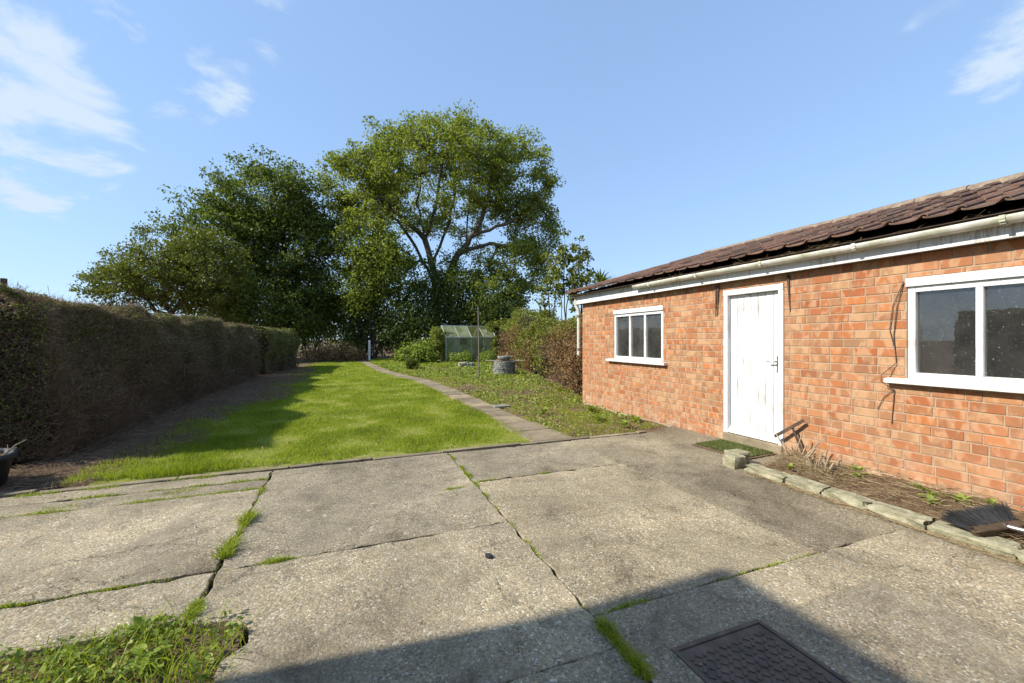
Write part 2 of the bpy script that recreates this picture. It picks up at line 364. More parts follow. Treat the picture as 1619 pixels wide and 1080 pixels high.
def make_turf():
    t = NT('turf')
    n = t.noise(2.0, 6, 0.7); f = t.ramp(t.noise(14, 6, 0.75), [(0.35, 0.0), (0.65, 1.0)])
    g = t.mix(f, (0.16, 0.18, 0.03), (0.28, 0.30, 0.055))
    c = t.mix(t.ramp(n, [(0.52, 0.0), (0.64, 0.7)]), g, (0.36, 0.32, 0.13))
    return t.done(t.principled(c, 0.9, t.bump(t.noise(40, 5, 0.8), 0.8, 0.03), 0, 0.1))
def make_bark(name, c1, c2):
    t = NT(name); f = t.noise(3, 6, 0.7, 0.3, t.scaled(2.5, 2.5, 0.5))
    return t.done(t.principled(t.mix(t.ramp(f, [(0.35, 0.0), (0.65, 1.0)]), c1, c2), 0.9, t.bump(f, 0.7, 0.05), 0, 0.15))

M = {}
M['brick'] = make_brick_mat()
M['mortar'] = m_plain('mortar', (0.39, 0.295, 0.20), (0.30, 0.22, 0.15), 9, 0.95, 0.6, 0.006)
M['concrete'] = make_concrete('exposed_aggregate_concrete')
M['concrete_plain'] = make_concrete('worn_concrete', (0.95, 0.92, 0.86), 0.35)
M['slabstone'] = make_concrete('path_concrete', (1.02, 0.97, 0.92), 0.4)
M['paint'] = make_paint(); M['sill'] = make_sillpaint()
M['tile'] = make_tile()
M['ridge'] = m_plain('ridge_tile', (0.30, 0.235, 0.165), (0.16, 0.115, 0.085), 12, 0.9, 0.6, 0.01)
M['glass'] = make_glass('window_glass', 0.05); M['algae'] = make_algae_glass()
M['soil'] = make_soil(); M['turf'] = make_turf()
M['gutter'] = m_plain('old_white_plastic', (0.66, 0.64, 0.58), (0.38, 0.37, 0.26), 5, 0.5, 0.1, 0.002)
M['dark_wood'] = m_plain('weathered_dark_wood', (0.10, 0.065, 0.045), (0.055, 0.038, 0.03), 10, 0.85, 0.4, 0.004)
M['pale_wood'] = m_plain('weathered_pale_wood', (0.42, 0.33, 0.22), (0.27, 0.21, 0.14), 10, 0.85, 0.4, 0.004)
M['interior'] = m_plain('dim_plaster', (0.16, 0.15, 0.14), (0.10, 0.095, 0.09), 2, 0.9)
M['metal'] = m_plain('worn_steel', (0.42, 0.41, 0.39), (0.3, 0.29, 0.27), 20, 0.4, 0.1, 0.001, 0.9)
M['alu'] = m_plain('dull_aluminium', (0.66, 0.67, 0.64), (0.50, 0.52, 0.47), 6, 0.5, 0.1, 0.002, 0.2)
M['iron'] = m_plain('cast_iron', (0.17, 0.12, 0.09), (0.10, 0.075, 0.058), 14, 0.8, 0.4, 0.002, 0.1)
M['rust'] = m_plain('rusty_pole', (0.22, 0.185, 0.14), (0.13, 0.105, 0.08), 12, 0.8, 0.3, 0.003)
M['black'] = m_plain('black_plastic', (0.018, 0.019, 0.022), (0.035, 0.036, 0.04), 5, 0.5, 0.2, 0.002)
M['bristle'] = m_plain('black_bristle', (0.022, 0.022, 0.024), (0.045, 0.045, 0.048), 30, 0.5, 0.2, 0.001)
M['broomwood'] = m_plain('dirty_brown_wood', (0.085, 0.055, 0.03), (0.045, 0.03, 0.018), 18, 0.7, 0.3, 0.002)
M['stone'] = m_plain('edging_stone', (0.38, 0.345, 0.23), (0.20, 0.19, 0.115), 14, 0.9, 0.7, 0.012)
M['lichen'] = m_plain('pale_lichen', (0.42, 0.38, 0.30), (0.27, 0.24, 0.18), 90, 0.95, 0.5, 0.004)
M['greystone'] = m_plain('grey_stone', (0.30, 0.30, 0.25), (0.15, 0.15, 0.13), 9, 0.9, 0.6, 0.015)
M['wire'] = m_plain('dark_wire', (0.05, 0.04, 0.035), (0.09, 0.06, 0.04), 20, 0.6)
M['rubber'] = m_plain('brown_rubber', (0.15, 0.095, 0.055), (0.09, 0.06, 0.04), 12, 0.9)
M['bark'] = make_bark('bark', (0.15, 0.125, 0.09), (0.075, 0.062, 0.045))
M['bark_dark'] = make_bark('dark_bark', (0.075, 0.06, 0.045), (0.04, 0.033, 0.026))
M['straw'] = m_leaf('dry_straw', [(0, (0.16, 0.10, 0.05)), (0.5, (0.34, 0.25, 0.13)), (1, (0.50, 0.40, 0.24))], 0.1, 0.8, 0.2)
M['twig'] = m_leaf('hedge_twigs', [(0, (0.11, 0.07, 0.045)), (0.5, (0.25, 0.165, 0.105)), (0.85, (0.37, 0.26, 0.17)), (1, (0.46, 0.36, 0.24))], 0.0, 0.85, 0.5)
M['grass'] = m_leaf('grass', [(0, (0.17, 0.22, 0.018)), (0.3, (0.27, 0.33, 0.026)), (0.6, (0.36, 0.41, 0.045)), (0.8, (0.46, 0.45, 0.10)), (1, (0.60, 0.50, 0.22))], 0.42, 0.5, 0.7, 0.7)
M['weed'] = m_leaf('weed_leaves', [(0, (0.12, 0.17, 0.025)), (0.5, (0.25, 0.32, 0.05)), (0.85, (0.36, 0.41, 0.09)), (1, (0.46, 0.40, 0.16))], 0.38, 0.5, 0.4, 1.5)
M['ash'] = m_leaf('ash_leaves', [(0, (0.14, 0.175, 0.03)), (0.5, (0.26, 0.305, 0.05)), (1, (0.39, 0.42, 0.085))], 0.48, 0.5, 0.6, 0.25)
M['oak'] = m_leaf('dark_leaves', [(0, (0.07, 0.105, 0.02)), (0.5, (0.145, 0.185, 0.036)), (1, (0.235, 0.275, 0.06))], 0.42, 0.5, 0.6, 0.3)
M['hazel'] = m_leaf('hazel_leaves', [(0, (0.08, 0.105, 0.02)), (0.5, (0.17, 0.19, 0.034)), (1, (0.28, 0.28, 0.06))], 0.34, 0.5, 0.6, 0.4)
M['ivy'] = m_leaf('ivy_leaves', [(0, (0.045, 0.07, 0.016)), (0.5, (0.09, 0.125, 0.025)), (1, (0.15, 0.185, 0.04))], 0.35, 0.4, 0.5, 0.6)
M['bramble'] = m_leaf('bramble_leaves', [(0, (0.10, 0.125, 0.025)), (0.4, (0.20, 0.23, 0.04)), (0.75, (0.31, 0.29, 0.06)), (1, (0.36, 0.24, 0.09))], 0.36, 0.5, 0.7, 0.5)
M['dead'] = m_leaf('dead_foliage', [(0, (0.12, 0.07, 0.03)), (0.5, (0.25, 0.15, 0.07)), (0.8, (0.35, 0.23, 0.11)), (1, (0.26, 0.26, 0.06))], 0.2, 0.8, 0.6, 0.7)
M['privet'] = m_leaf('privet_leaves', [(0, (0.07, 0.09, 0.02)), (0.45, (0.16, 0.18, 0.04)), (0.8, (0.26, 0.26, 0.075)), (1, (0.29, 0.21, 0.09))], 0.28, 0.5, 0.6, 0.8)
M['matgreen'] = m_leaf('mat_pile', [(0, (0.06, 0.085, 0.02)), (0.6, (0.13, 0.155, 0.04)), (1, (0.28, 0.25, 0.10))], 0.1, 0.7, 0.4, 8)
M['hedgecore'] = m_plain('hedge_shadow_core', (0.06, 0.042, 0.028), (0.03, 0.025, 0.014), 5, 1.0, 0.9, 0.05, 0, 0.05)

# ------------------------------------------------------------------ ground, lawn, patio, path
def grid_sheet(name, x0, x1, y0, y1, step, zf, mat, inside=None):
    nx = max(2, int((x1-x0)/step)+1); ny = max(2, int((y1-y0)/step)+1)
    xs = np.linspace(x0, x1, nx); ys = np.linspace(y0, y1, ny)
    v = [(x, y, zf(x, y)) for y in ys for x in xs]
    q = [(j*nx+i, j*nx+i+1, (j+1)*nx+i+1, (j+1)*nx+i) for j in range(ny-1) for i in range(nx-1)
         if inside is None or inside((xs[i]+xs[i+1])/2, (ys[j]+ys[j+1])/2)]
    return link(name, np_mesh(name, np.array(v), quads=np.array(q), smooth=True), mat)
mb = MB(); R = 900.0
mb.add([(-R, -R, -0.09), (R, -R, -0.09), (R, R, -0.09), (-R, R, -0.09)], [(0, 1, 2, 3)])
tag(mb.build('ground', M['soil']), 'bare brown earth under the whole garden', 'ground', kind='structure')

def path_x(y):
    pts = [(4.9, 2.50), (9, 2.44), (13.3, 2.28), (15.5, 1.85), (17.5, 1.45), (24.5, 1.0), (27, 0.8)]
    for (a, xa), (b, xb) in zip(pts, pts[1:]):
        if y <= b: return xa + (xb-xa)*(y-a)/(b-a)
    return pts[-1][1]
def hedge_foot(y): return -3.0 + 0.10*math.sin(y*0.7)
def lawn_left(y): return -2.25 + 0.85*min(1, max(0, (y-5)/7)) + 0.18*math.sin(y*1.3) + 0.1*math.sin(y*3.1)
def in_lawn(x, y): return 4.9 < y < 26.5 and lawn_left(y) < x < path_x(y) - 0.27
grid = grid_sheet('lawn', -2.4, 2.35, 4.9, 26.5, 0.1, lambda x, y: -0.012 + 0.012*fbm(x, y, 1.1, 2), M['turf'], lambda x, y: in_lawn(x, y))
tag(grid, 'sunny mown lawn with dry straw patches beside the narrow path', 'lawn', kind='structure')
sb = grid_sheet('soil_bed', -3.6, lawn_left(5)+0.9, 4.86, 27, 0.12, lambda x, y: -0.03 + 0.025*fbm(x, y, 2.0, 5), M['soil'], lambda x, y: x < lawn_left(y)+0.12)
tag(sb, 'strip of bare shaded earth along the foot of the long clipped hedge', 'soil', kind='structure')
sb = grid_sheet('soil_bed', 2.0, 11.5, 4.9, 30, 0.15, lambda x, y: -0.025 + 0.03*fbm(x, y, 1.2, 9), M['soil'], lambda x, y: x > path_x(y)+0.2 and not (x > 4.55 and y < 7.7))
tag(sb, 'weedy ground between the path and the overgrown hedge by the greenhouse', 'soil', kind='structure')

def jag(poly, amp, step, rnd):
    out = []
    for i, p in enumerate(poly):
        q = poly[(i+1) % len(poly)]; p = Vector(p); q = Vector(q); L = (q-p).length
        n = max(1, int(L/step)); nrm = Vector((-(q-p).y, (q-p).x))/L
        for k in range(n):
            t = k/n; a = 0 if k == 0 else amp*rnd.uniform(-1, 1) + (amp*rnd.uniform(1, 2.6) if rnd.random() < .08 else 0)
            out.append(p + (q-p)*t + nrm*a)
    return out
def slab(name, poly, z0, z1, mat, parent, rnd, amp=0.006, step=0.12, bev=0.006, tilt=0.004):
    c = sum((Vector(p) for p in poly), Vector((0, 0)))/len(poly)
    pts = jag(poly, amp, step, rnd); n = len(pts); tx, ty = rnd.uniform(-tilt, tilt)*0.5, rnd.uniform(-tilt, tilt)*0.5
    vs = [(p.x-c.x, p.y-c.y, z0) for p in pts] + [(p.x-c.x, p.y-c.y, z1 + (p.x-c.x)*tx + (p.y-c.y)*ty) for p in pts]
    m = MB(); m.add(vs, [tuple(reversed(range(n))), tuple(range(n, 2*n))] + [(i, (i+1) % n, n+(i+1) % n, n+i) for i in range(n)])
    return m.build(name, mat, parent, bevel=bev, loc=(c.x, c.y, 0))
rp = random.Random(11)
patio = tag(empty('patio'), 'cracked exposed aggregate concrete patio in front of the brick outbuilding', 'patio', kind='structure')
G = 0.006
def rect(x0, x1, y0, y1, g=G): return [(x0+g, y0+g), (x1-g, y0+g), (x1-g, y1-g), (x0+g, y1-g)]
J1, J2, J3, YE = -0.69, 1.08, 2.70, 4.77
slabs = [
    rect(-4.6, J1, 2.82, 4.22), rect(-4.6, J1, 4.22, 4.50), rect(-4.6, J1, 4.50, YE), 
    [(-4.6, 2.42), (-1.4, 2.40), (-0.9, 2.36), (J1-G, 2.34), (J1-G, 2.80), (-4.6, 2.80)],
    rect(J1, J2, 2.80, YE),
    [(-0.45, 1.5), (J2-G, 1.5), (J2-G, 2.80-G), (J1+G, 2.80-G), (J1+G, 2.34), (-0.52, 2.30), (-0.42, 2.22), (-0.40, 2.10), (-0.48, 2.02)],
    rect(-0.46, J2, -2.5, 1.5, 0.002),
    rect(J2, J3, 3.70, YE), rect(J2, J3, 1.70, 3.70), 
    [(J3+0.003, -2.5), (3.74, -2.5), (3.74, 1.70), (J3+0.003, 1.70)],
    [(J3+0.002, 1.702), (3.74, 1.702), (3.74, 3.05), (4.60, 3.05), (4.60, YE+0.25), (3.9, YE-G), (J3+0.002, YE-G)],
]
for k, p in enumerate(slabs): slab('slab', p, -0.08, rp.uniform(-0.003, 0.003), M['concrete'], patio, rp, 0.010, 0.07)
# slab C below the cross joint is cut round the manhole
MX0, MX1, MY0, MY1 = 1.27, 1.79, 0.70, 1.40
for p in ([(J2+G, MY1), (MX1+.0, MY1), (J3-G, MY1), (J3-G, 1.70-G), (J2+G, 1.70-G)], [(J2+G, MY0), (MX0, MY0), (MX0, MY1-.001), (J2+G, MY1-.001)],
          [(MX1, MY0), (J3-G, MY0), (J3-G, MY1-.001), (MX1, MY1-.001)], [(J2+G, -2.5), (J3-G, -2.5), (J3-G, MY0-.001), (J2+G, MY0-.001)]):
    slab('slab', p, -0.08, 0.0, M['concrete'], patio, rp, amp=0.0, bev=0, tilt=0)
# low concrete edging between patio and lawn
kerb = tag(empty('kerb'), 'thin worn concrete edging strip between patio and lawn', 'kerb', kind='structure')
x = -4.6
while x < 3.85:
    L = rp.uniform(0.75, 1.15); x2 = min(x+L, 3.95)
    slab('edging_piece', rect(x, x2, YE+0.02+rp.uniform(-.006, .006), YE+0.105), -0.08, rp.uniform(0.004, 0.016), M['concrete_plain'], kerb, rp, 0.006, 0.09, 0.008, 0.02)
    x = x2
# garden path of cast slabs
path = tag(empty('path'), 'narrow concrete slab path curving down the garden beside the lawn', 'path', kind='structure')
y = 4.9
while y < 26.5:
    L = rp.uniform(0.50, 0.66); y2 = y+L; a, b = path_x(y), path_x(y2); w = 0.25 if y > 6 else 0.31
    j = rp.uniform(-0.012, 0.012)
    slab('slab', [(a-w+j, y+.006), (a+w+j, y+.006), (b+w+j, y2-.006), (b-w+j, y2-.006)], -0.07, rp.uniform(-0.004, 0.010), M['slabstone'], path, rp, 0.008, 0.12, 0.008, 0.015)
    y = y2

# ------------------------------------------------------------------ brick outbuilding
WX, YF, YN = 4.60, 7.63, -1.6           # wall face, far corner, near end (outside the frame)
bld = tag(empty('brick_outbuilding', (WX, YF, 0)), 'long low orange brick outbuilding with white door, white windows and brown tiled roof', 'outbuilding')
OFF = Vector((-WX, -YF, 0))
def B(m, name, mat, parent=bld, bevel=0):
    m.v = [(x+OFF.x, y+OFF.y, z+OFF.z) for x, y, z in m.v]
    return m.build(name, mat, parent, bevel)
OPEN = [(3.27, 4.08, -0.1, 1.95), (5.22, 6.52, 0.93, 1.85), (0.86, 2.155, 0.93, 1.85)]
WT, EX = 2.16, 8.0                       # wall top, far side of the building
mb = MB(); fx = WX+0.0045
ys = sorted({YN, YF, *[o[0] for o in OPEN], *[o[1] for o in OPEN]})
for a, b in zip(ys, ys[1:]):
    op = next((o for o in OPEN if o[0] <= a and b <= o[1]), None)
    if op is None: mb.box((fx, a, -0.09), (WX+0.22, b, WT))
    else:
        if op[2] > 0: mb.box((fx, a, -0.09), (WX+0.22, b, op[2]))
        mb.box((fx, a, op[3]), (WX+0.22, b, WT))
mb.box((WX+0.22, YF-0.22, -0.09), (EX, YF, WT)); mb.box((EX-0.22, YN, -0.09), (EX, YF-0.22, WT)); mb.box((WX+0.22, YN, -0.09), (EX-0.22, YN+0.22, WT))
wall = B(mb, 'wall', M['mortar'])
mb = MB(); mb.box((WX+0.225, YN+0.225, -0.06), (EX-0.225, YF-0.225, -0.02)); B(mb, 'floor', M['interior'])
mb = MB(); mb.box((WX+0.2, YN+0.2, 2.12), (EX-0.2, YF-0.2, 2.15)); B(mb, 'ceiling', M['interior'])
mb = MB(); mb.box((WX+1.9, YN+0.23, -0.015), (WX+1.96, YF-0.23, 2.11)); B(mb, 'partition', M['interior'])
# bricks
CH, ST, HD, JT = 0.0825, 0.197, 0.0935, 0.0095
bricks = []
rb = random.Random(5)
for c in range(26):
    z0 = c*CH + 0.001; z1 = z0 + CH - JT
    y = YF
    hdr = (c % 4 == 2)
    if c % 2: 
        y0 = YF; bricks.append((y0-HD, y0, z0, z1)); y = YF-HD-JT
    while y > YN+0.1:
        if hdr and y > 4.1: L = HD
        elif rb.random() < (0.30 if y > 4.1 else 0.07): L = HD
        else: L = ST
        L += rb.uniform(-0.004, 0.004)
        bricks.append((y-L, y, z0, z1)); y -= L + JT + rb.uniform(-0.001, 0.001)
# quoin bricks turn the corner; cut at the openings
cut = []
for a, b, z0, z1 in bricks:
    segs = [(a, b)]
    for o in OPEN:
        if z1 > o[2]+0.002 and z0 < o[3]-0.002:
            if z1 - o[3] > 0.015 and b > o[0] and a < o[1]:
                cut.append((max(a, o[0]), min(b, o[1]), o[3]+0.003, z1))
            ns = []
            for s, e in segs:
                if e <= o[0] or s >= o[1]: ns.append((s, e)); continue
                if s < o[0]-0.03: ns.append((s, o[0]-0.002))
                if e > o[1]+0.03: ns.append((o[1]+0.002, e))
            segs = ns
    cut += [(s, e, z0, z1) for s, e in segs]
def brick_arr(L, H, d=0.085, bv=0.0035):
    """box with chamfered front edges; front face at x=0, centred in y and z"""
    h, l = H/2, L/2
    vs = [(d, -l, -h), (d, l, -h), (d, l, h), (d, -l, h), (bv, -l, -h), (bv, l, -h), (bv, l, h), (bv, -l, h), (0, -l+bv, -h+bv), (0, l-bv, -h+bv), (0, l-bv, h-bv), (0, -l+bv, h-bv)]
    fs = [(8, 11, 10, 9)] + [(4+i, 8+i, 8+(i+1) % 4, 4+(i+1) % 4) for i in range(4)] + [(i, 4+i, 4+(i+1) % 4, (i+1) % 4) for i in range(4)]
    return vs, fs
def seen(b): ym = (b[0]+b[1])/2; return 1.5 < ym
cut.sort(key=lambda b: (not seen(b), ((b[0]+b[1])/2), -b[3]))
cache = {}; rest = MB(); nb = 0
for a, b, z0, z1 in cut:
    full = z1-z0 > 0.07
    L = round((b-a)/0.005)*0.005 if b-a > 0.03 else b-a; L = min(L, b-a)
    px_ = WX - rb.uniform(-0.001, 0.002); ym, zm = (a+b)/2, (z0+z1)/2 + rb.uniform(-.001, .001)
    if nb < 296 and full and seen((a, b, z0, z1)) and b-a > 0.05:
        k = round(L, 4)
        if k not in cache:
            m = MB(); m.add(*brick_arr(L, z1-z0)); cache[k] = m.mesh('brick'); cache[k].materials.append(M['brick'])
        o = link('brick', cache[k], None, wall, (px_+OFF.x, ym+OFF.y, zm)); o.rotation_euler = (rb.uniform(-.006, .006), 0, rb.uniform(-.006, .006)); nb += 1
    else:
        vs, fs = brick_arr(L, z1-z0); rest.add([(x+px_, y+ym, z+zm) for x, y, z in vs], fs)
tag(B(rest, 'brickwork', M['brick'], wall), kind='stuff')
# end wall bricks facing the garden
em = MB()
for c in range(26):
    x = WX + (0.10 if c % 2 else 0.215)
    while x < EX-0.1:
        vs, fs = brick_arr(ST, CH-JT)
        em.add([(x+ST/2 - yy, YF+0.006-xx, c*CH+0.001+(CH-JT)/2+zz) for xx, yy, zz in vs], [tuple(reversed(f)) for f in fs]); x += ST+JT
tag(B(em, 'end_brickwork', M['brick'], wall), kind='stuff')

# roof
EVX, EVZ, RX, RZ = 4.36, 2.265, 6.3, 2.90
YH = YF+0.22                              # far eaves; hip rises to the ridge
pit = math.atan2(RZ-EVZ, RX-EVX); RYS = YH-(RX-EVX)
mb = MB(); dz = -0.045
mb.add([(EVX+.02, YN-.1, EVZ+dz), (EVX+.02, YH-.02, EVZ+dz), (RX, RYS, RZ+dz), (RX, YN-.1, RZ+dz), (2*RX-EVX, YH-.02, EVZ+dz), (2*RX-EVX, YN-.1, EVZ+dz)],
       [(0, 3, 2, 1), (1, 2, 4), (2, 3, 5, 4), (0, 1, 4, 5), (0, 5, 3)])
roof = B(mb, 'roof', M['dark_wood'])
def tile_arrays(w=0.262, L=0.36, th=0.014):
    prof = [(-0.5, 0.012), (-0.44, 0.006), (-0.3, 0.0), (0.0, -0.003), (0.18, 0.002), (0.26, 0.016), (0.34, 0.034), (0.42, 0.036), (0.5, 0.018)]
    n = len(prof); vs = []
    for v, zz in ((0, 0.0), (L, 0.0)):
        for u, h in prof: vs.append((u*w, v, h+zz+th))
    for v in (0, L):
        for u, h in prof: vs.append((u*w, v, h))
    fs = [(i, i+1, n+i+1, n+i) for i in range(n-1)] + [(2*n+i+1, 2*n+i, 3*n+i, 3*n+i+1) for i in range(n-1)]
    fs += [(2*n+i, 2*n+i+1, i+1, i) for i in range(n-1)] + [(2*n, 0, n, 3*n), (n-1, 3*n-1, 4*n-1, 2*n-1)]
    return vs, fs
tv, tf = tile_arrays(); tme = MB(); tme.add(tv, tf); tmesh = tme.mesh('tile'); tmesh.materials.append(M['tile'])
Xs = Vector((math.cos(pit), 0, math.sin(pit)))     # up the slope
Ys = Vector((0, -1, 0)); Zs = Xs.cross(Vector((0, 1, 0))); Zs = Vector((-math.sin(pit), 0, math.cos(pit)))
Rm = Matrix((Ys, Xs, Zs)).transposed()
cols = int((YH-YN)/0.228); rowsn = 7; gauge = 2.0/7; rt = random.Random(9); nt = 0; trest = MB()
tl = []
for r in range(rowsn):
    for cidx in range(cols):
        yc = YH-0.12-cidx*0.228; up = r*gauge
        if (YH-yc) + 0.02 < up*math.cos(pit): continue
        tl.append((yc, r, up))
tl.sort(key=lambda t: (not (t[0] > 1.2), t[0]))
for yc, r, up in tl:
    p = Vector((EVX, yc, EVZ)) + Xs*up + Zs*(0.006+rt.uniform(-.004, .006))
    rot = Rm @ Matrix.Rotation(-math.radians(2.6)+rt.uniform(-.008, .008), 3, 'X') @ Matrix.Rotation(rt.uniform(-.02, .02), 3, 'Z') @ Matrix.Rotation(rt.uniform(-.015, .015), 3, 'Y')
    M4 = Matrix.Translation(p+Zs*0.018) @ rot.to_4x4()
    if nt < 296:
        o = link('tile', tmesh, None, roof); o.matrix_local = Matrix.Translation(OFF) @ M4; nt += 1
    else: trest.add([M4 @ Vector(v) for v in tv], tf)
if trest.v: tag(B(trest, 'tiling', M['tile'], roof), kind='stuff')
def half_tile(L, r, n=8, th=0.016):
    vs = []; fs = []
    for yy in (0, L):
        for rr in (r, r-th):
            for k in range(n+1):
                a = math.pi*k/n; vs.append((-rr*math.cos(a), yy, rr*math.sin(a)*0.72))
    m = n+1
    for k in range(n): fs += [(k, k+1, 2*m+k+1, 2*m+k), (m+k+1, m+k, 3*m+k, 3*m+k+1), (k+1, k, m+k, m+k+1), (2*m+k, 2*m+k+1, 3*m+k+1, 3*m+k)]
    fs += [(0, 2*m, 3*m, m), (m-1, 2*m-1, 4*m-1, 3*m-1)]
    return vs, fs
hv, hf = half_tile(0.44, 0.115); hm = MB(); hm.add(hv, hf, False); hmesh = hm.mesh('ridge_tile'); hmesh.materials.append(M['ridge'])
y = RYS+0.05
while y > YN:
    o = link('ridge_tile', hmesh, None, roof, (RX+OFF.x, y-0.44+OFF.y, RZ+0.0+rt.uniform(-.006, .01))); o.rotation_euler = (rt.uniform(-.02, .02), rt.uniform(-.03, .03), rt.uniform(-.02, .02)); y -= 0.447
hipd = (Vector((RX, RYS, RZ))-Vector((EVX, YH, EVZ))); nh = int(hipd.length/0.33)
hv2, hf2 = half_tile(0.36, 0.10); hm2 = MB(); hm2.add(hv2, hf2); hmesh2 = hm2.mesh('hip_tile'); hmesh2.materials.append(M['tile'])
q = hipd.normalized(); sd = q.cross(Vector((0, 0, 1))).normalized(); upv = sd.cross(q)
for k in range(nh):
    p = Vector((EVX, YH, EVZ)) + hipd*(k/nh) + upv*(-0.005)
    o = link('hip_tile', hmesh2, None, roof); o.matrix_local = Matrix.Translation(OFF+p) @ Matrix((sd, q, upv)).transposed().to_4x4() @ Matrix.Rotation(rt.uniform(-.03, .03), 4, 'X')
# fascia, soffit, gutter, downpipe
mb = MB(); yb = YH-0.06
for ya in (5.72, 3.62, 1.3, YN): mb.box((4.495+rp.uniform(-.002, .002), ya+0.002, 2.052), (4.52, yb, 2.225)); yb = ya-0.002
B(mb, 'fascia', M['paint'], bld, 0.003)
mb = MB(); mb.box((4.521, YN, 2.07), (WX+0.05, YH-0.07, 2.085)); B(mb, 'soffit', M['dark_wood'])
mb = MB(); mb.box((4.53, YF+0.09, 2.052), (EX, YF+0.115, 2.225)); B(mb, 'end_fascia', M['paint'])
gut = MB(); n = 10; gy = [5.70 - k*0.36 for k in range(21)]; vs = []
for i, yy in enumerate(gy):
    sag = 0.010*math.sin(yy*1.7) - 0.004*i*0.3
    for rr in (0.056, 0.052):
        for k in range(n+1):
            a = math.pi + math.pi*k/n; vs.append((4.432+rr*math.cos(a), yy, 2.205+sag*0.4+rr*math.sin(a)*1.05))
m_ = n+1; fs = []
for i in range(len(gy)-1):
    o0 = i*2*m_; o1 = o0+2*m_
    for k in range(n): fs += [(o0+k, o1+k, o1+k+1, o0+k+1), (o0+m_+k+1, o1+m_+k+1, o1+m_+k, o0+m_+k)]
    fs += [(o0, o0+m_, o1+m_, o1), (o0+m_-1, o1+m_-1, o1+2*m_-1, o0+2*m_-1)]
fs += [tuple(range(0, m_)) + tuple(range(2*m_-1, m_-1, -1))]
gut.add(vs, fs, True); gutter = B(gut, 'gutter', M['gutter'])
for yy in (5.3, 4.35, 3.4, 2.45, 1.5, .55):
    mb = MB(); pts = [(4.432+0.060*math.cos(math.pi+math.pi*k/8), yy, 2.203+0.062*math.sin(math.pi+math.pi*k/8)) for k in range(9)]
    for p, q_ in zip(pts, pts[1:]):
        mb.box((min(p[0], q_[0])-.002, yy-0.016, min(p[2], q_[2])-.002), (max(p[0], q_[0])+.002, yy+0.016, max(p[2], q_[2])+.002))
    mb.box((4.48, yy-0.02, 2.13), (4.494, yy+0.02, 2.19)); B(mb, 'gutter_bracket', M['gutter'], gutter)
mb = MB(); mb.tube([(4.50, YF+0.10, 2.16), (4.50, YF+0.10, 2.04), (4.53, YF+0.07, 1.95), (4.54, YF+0.05, 1.9), (4.54, YF+0.05, 0.98)], 0.036, 10); pipe = B(mb, 'downpipe', M['gutter'])
for zz in (1.78, 1.08):
    mb = MB(); mb.tube([(4.54, YF+0.05, zz), (4.54, YF+0.05, zz+0.05)], 0.044, 10); mb.box((4.55, YF+0.0, zz+.01), (WX+0.02, YF+0.1, zz+0.035)); B(mb, 'pipe_clip', M['rust'], pipe)

# windows
def window(y0, y1, z0, z1, sill0, sill1):
    w = MB(); fd0, fd1 = WX+0.012, WX+0.075
    w.box((WX-0.012, y0-0.004, z1-0.075), (WX+0.09, y1+0.004, z1-0.001))
    w.box((fd0, y0+0.002, z0+0.002), (fd1, y0+0.055, z1-0.077)); w.box((fd0, y1-0.055, z0+0.002), (fd1, y1-0.002, z1-0.077))
    w.box((fd0, y0+0.056, z1-0.125), (fd1, y1-0.056, z1-0.078)); w.box((fd0, y0+0.056, z0+0.003), (fd1, y1-0.056, z0+0.055))
    wd = B(w, 'window', M['paint'], bld, 0.003)
    W3 = (y1-y0-0.11)
    mull = [y0+0.055+W3*k/3 for k in (1, 2)]
    for mm in mull:
        m = MB(); m.box((fd0+0.004, mm-0.022, z0+0.056), (fd1-.004, mm+0.022, z1-0.126)); B(m, 'mullion', M['paint'], wd, 0.003)
    edges = [y0+0.055] + mull + [y1-0.055]
    for k in range(3):
        m = MB(); a = edges[k]+(0.02 if k else -.004); b = edges[k+1]-(0.02 if k < 2 else -.004)
        m.box((WX+0.045, a, z0+0.05), (WX+0.049, b, z1-0.12)); B(m, 'pane', M['glass'], wd)
    m = MB()
    m.add([(WX-0.075, sill0, z0-0.045), (WX+0.10, sill0, z0-0.045), (WX+0.10, sill1, z0-0.045), (WX-0.075, sill1, z0-0.045),
           (WX-0.075, sill0, z0-0.005), (WX+0.10, sill0, z0+0.012), (WX+0.10, sill1, z0+0.012), (WX-0.075, sill1, z0-0.005)],
          [(3,2,1,0),(4,5,6,7),(0,1,5,4),(1,2,6,5),(2,3,7,6),(3,0,4,7)])
    B(m, 'sill', M['sill'], wd, 0.005)
    m = MB(); m.box((WX+0.09, y0-0.002, z1-0.03), (WX+0.2, y1+.002, z1-0.002)); B(m, 'lintel', M['dark_wood'], wd)
    return wd
window(5.22, 6.52, 0.955, 1.85, 5.12, 6.68); window(0.86, 2.155, 0.965, 1.85, 0.72, 2.29)
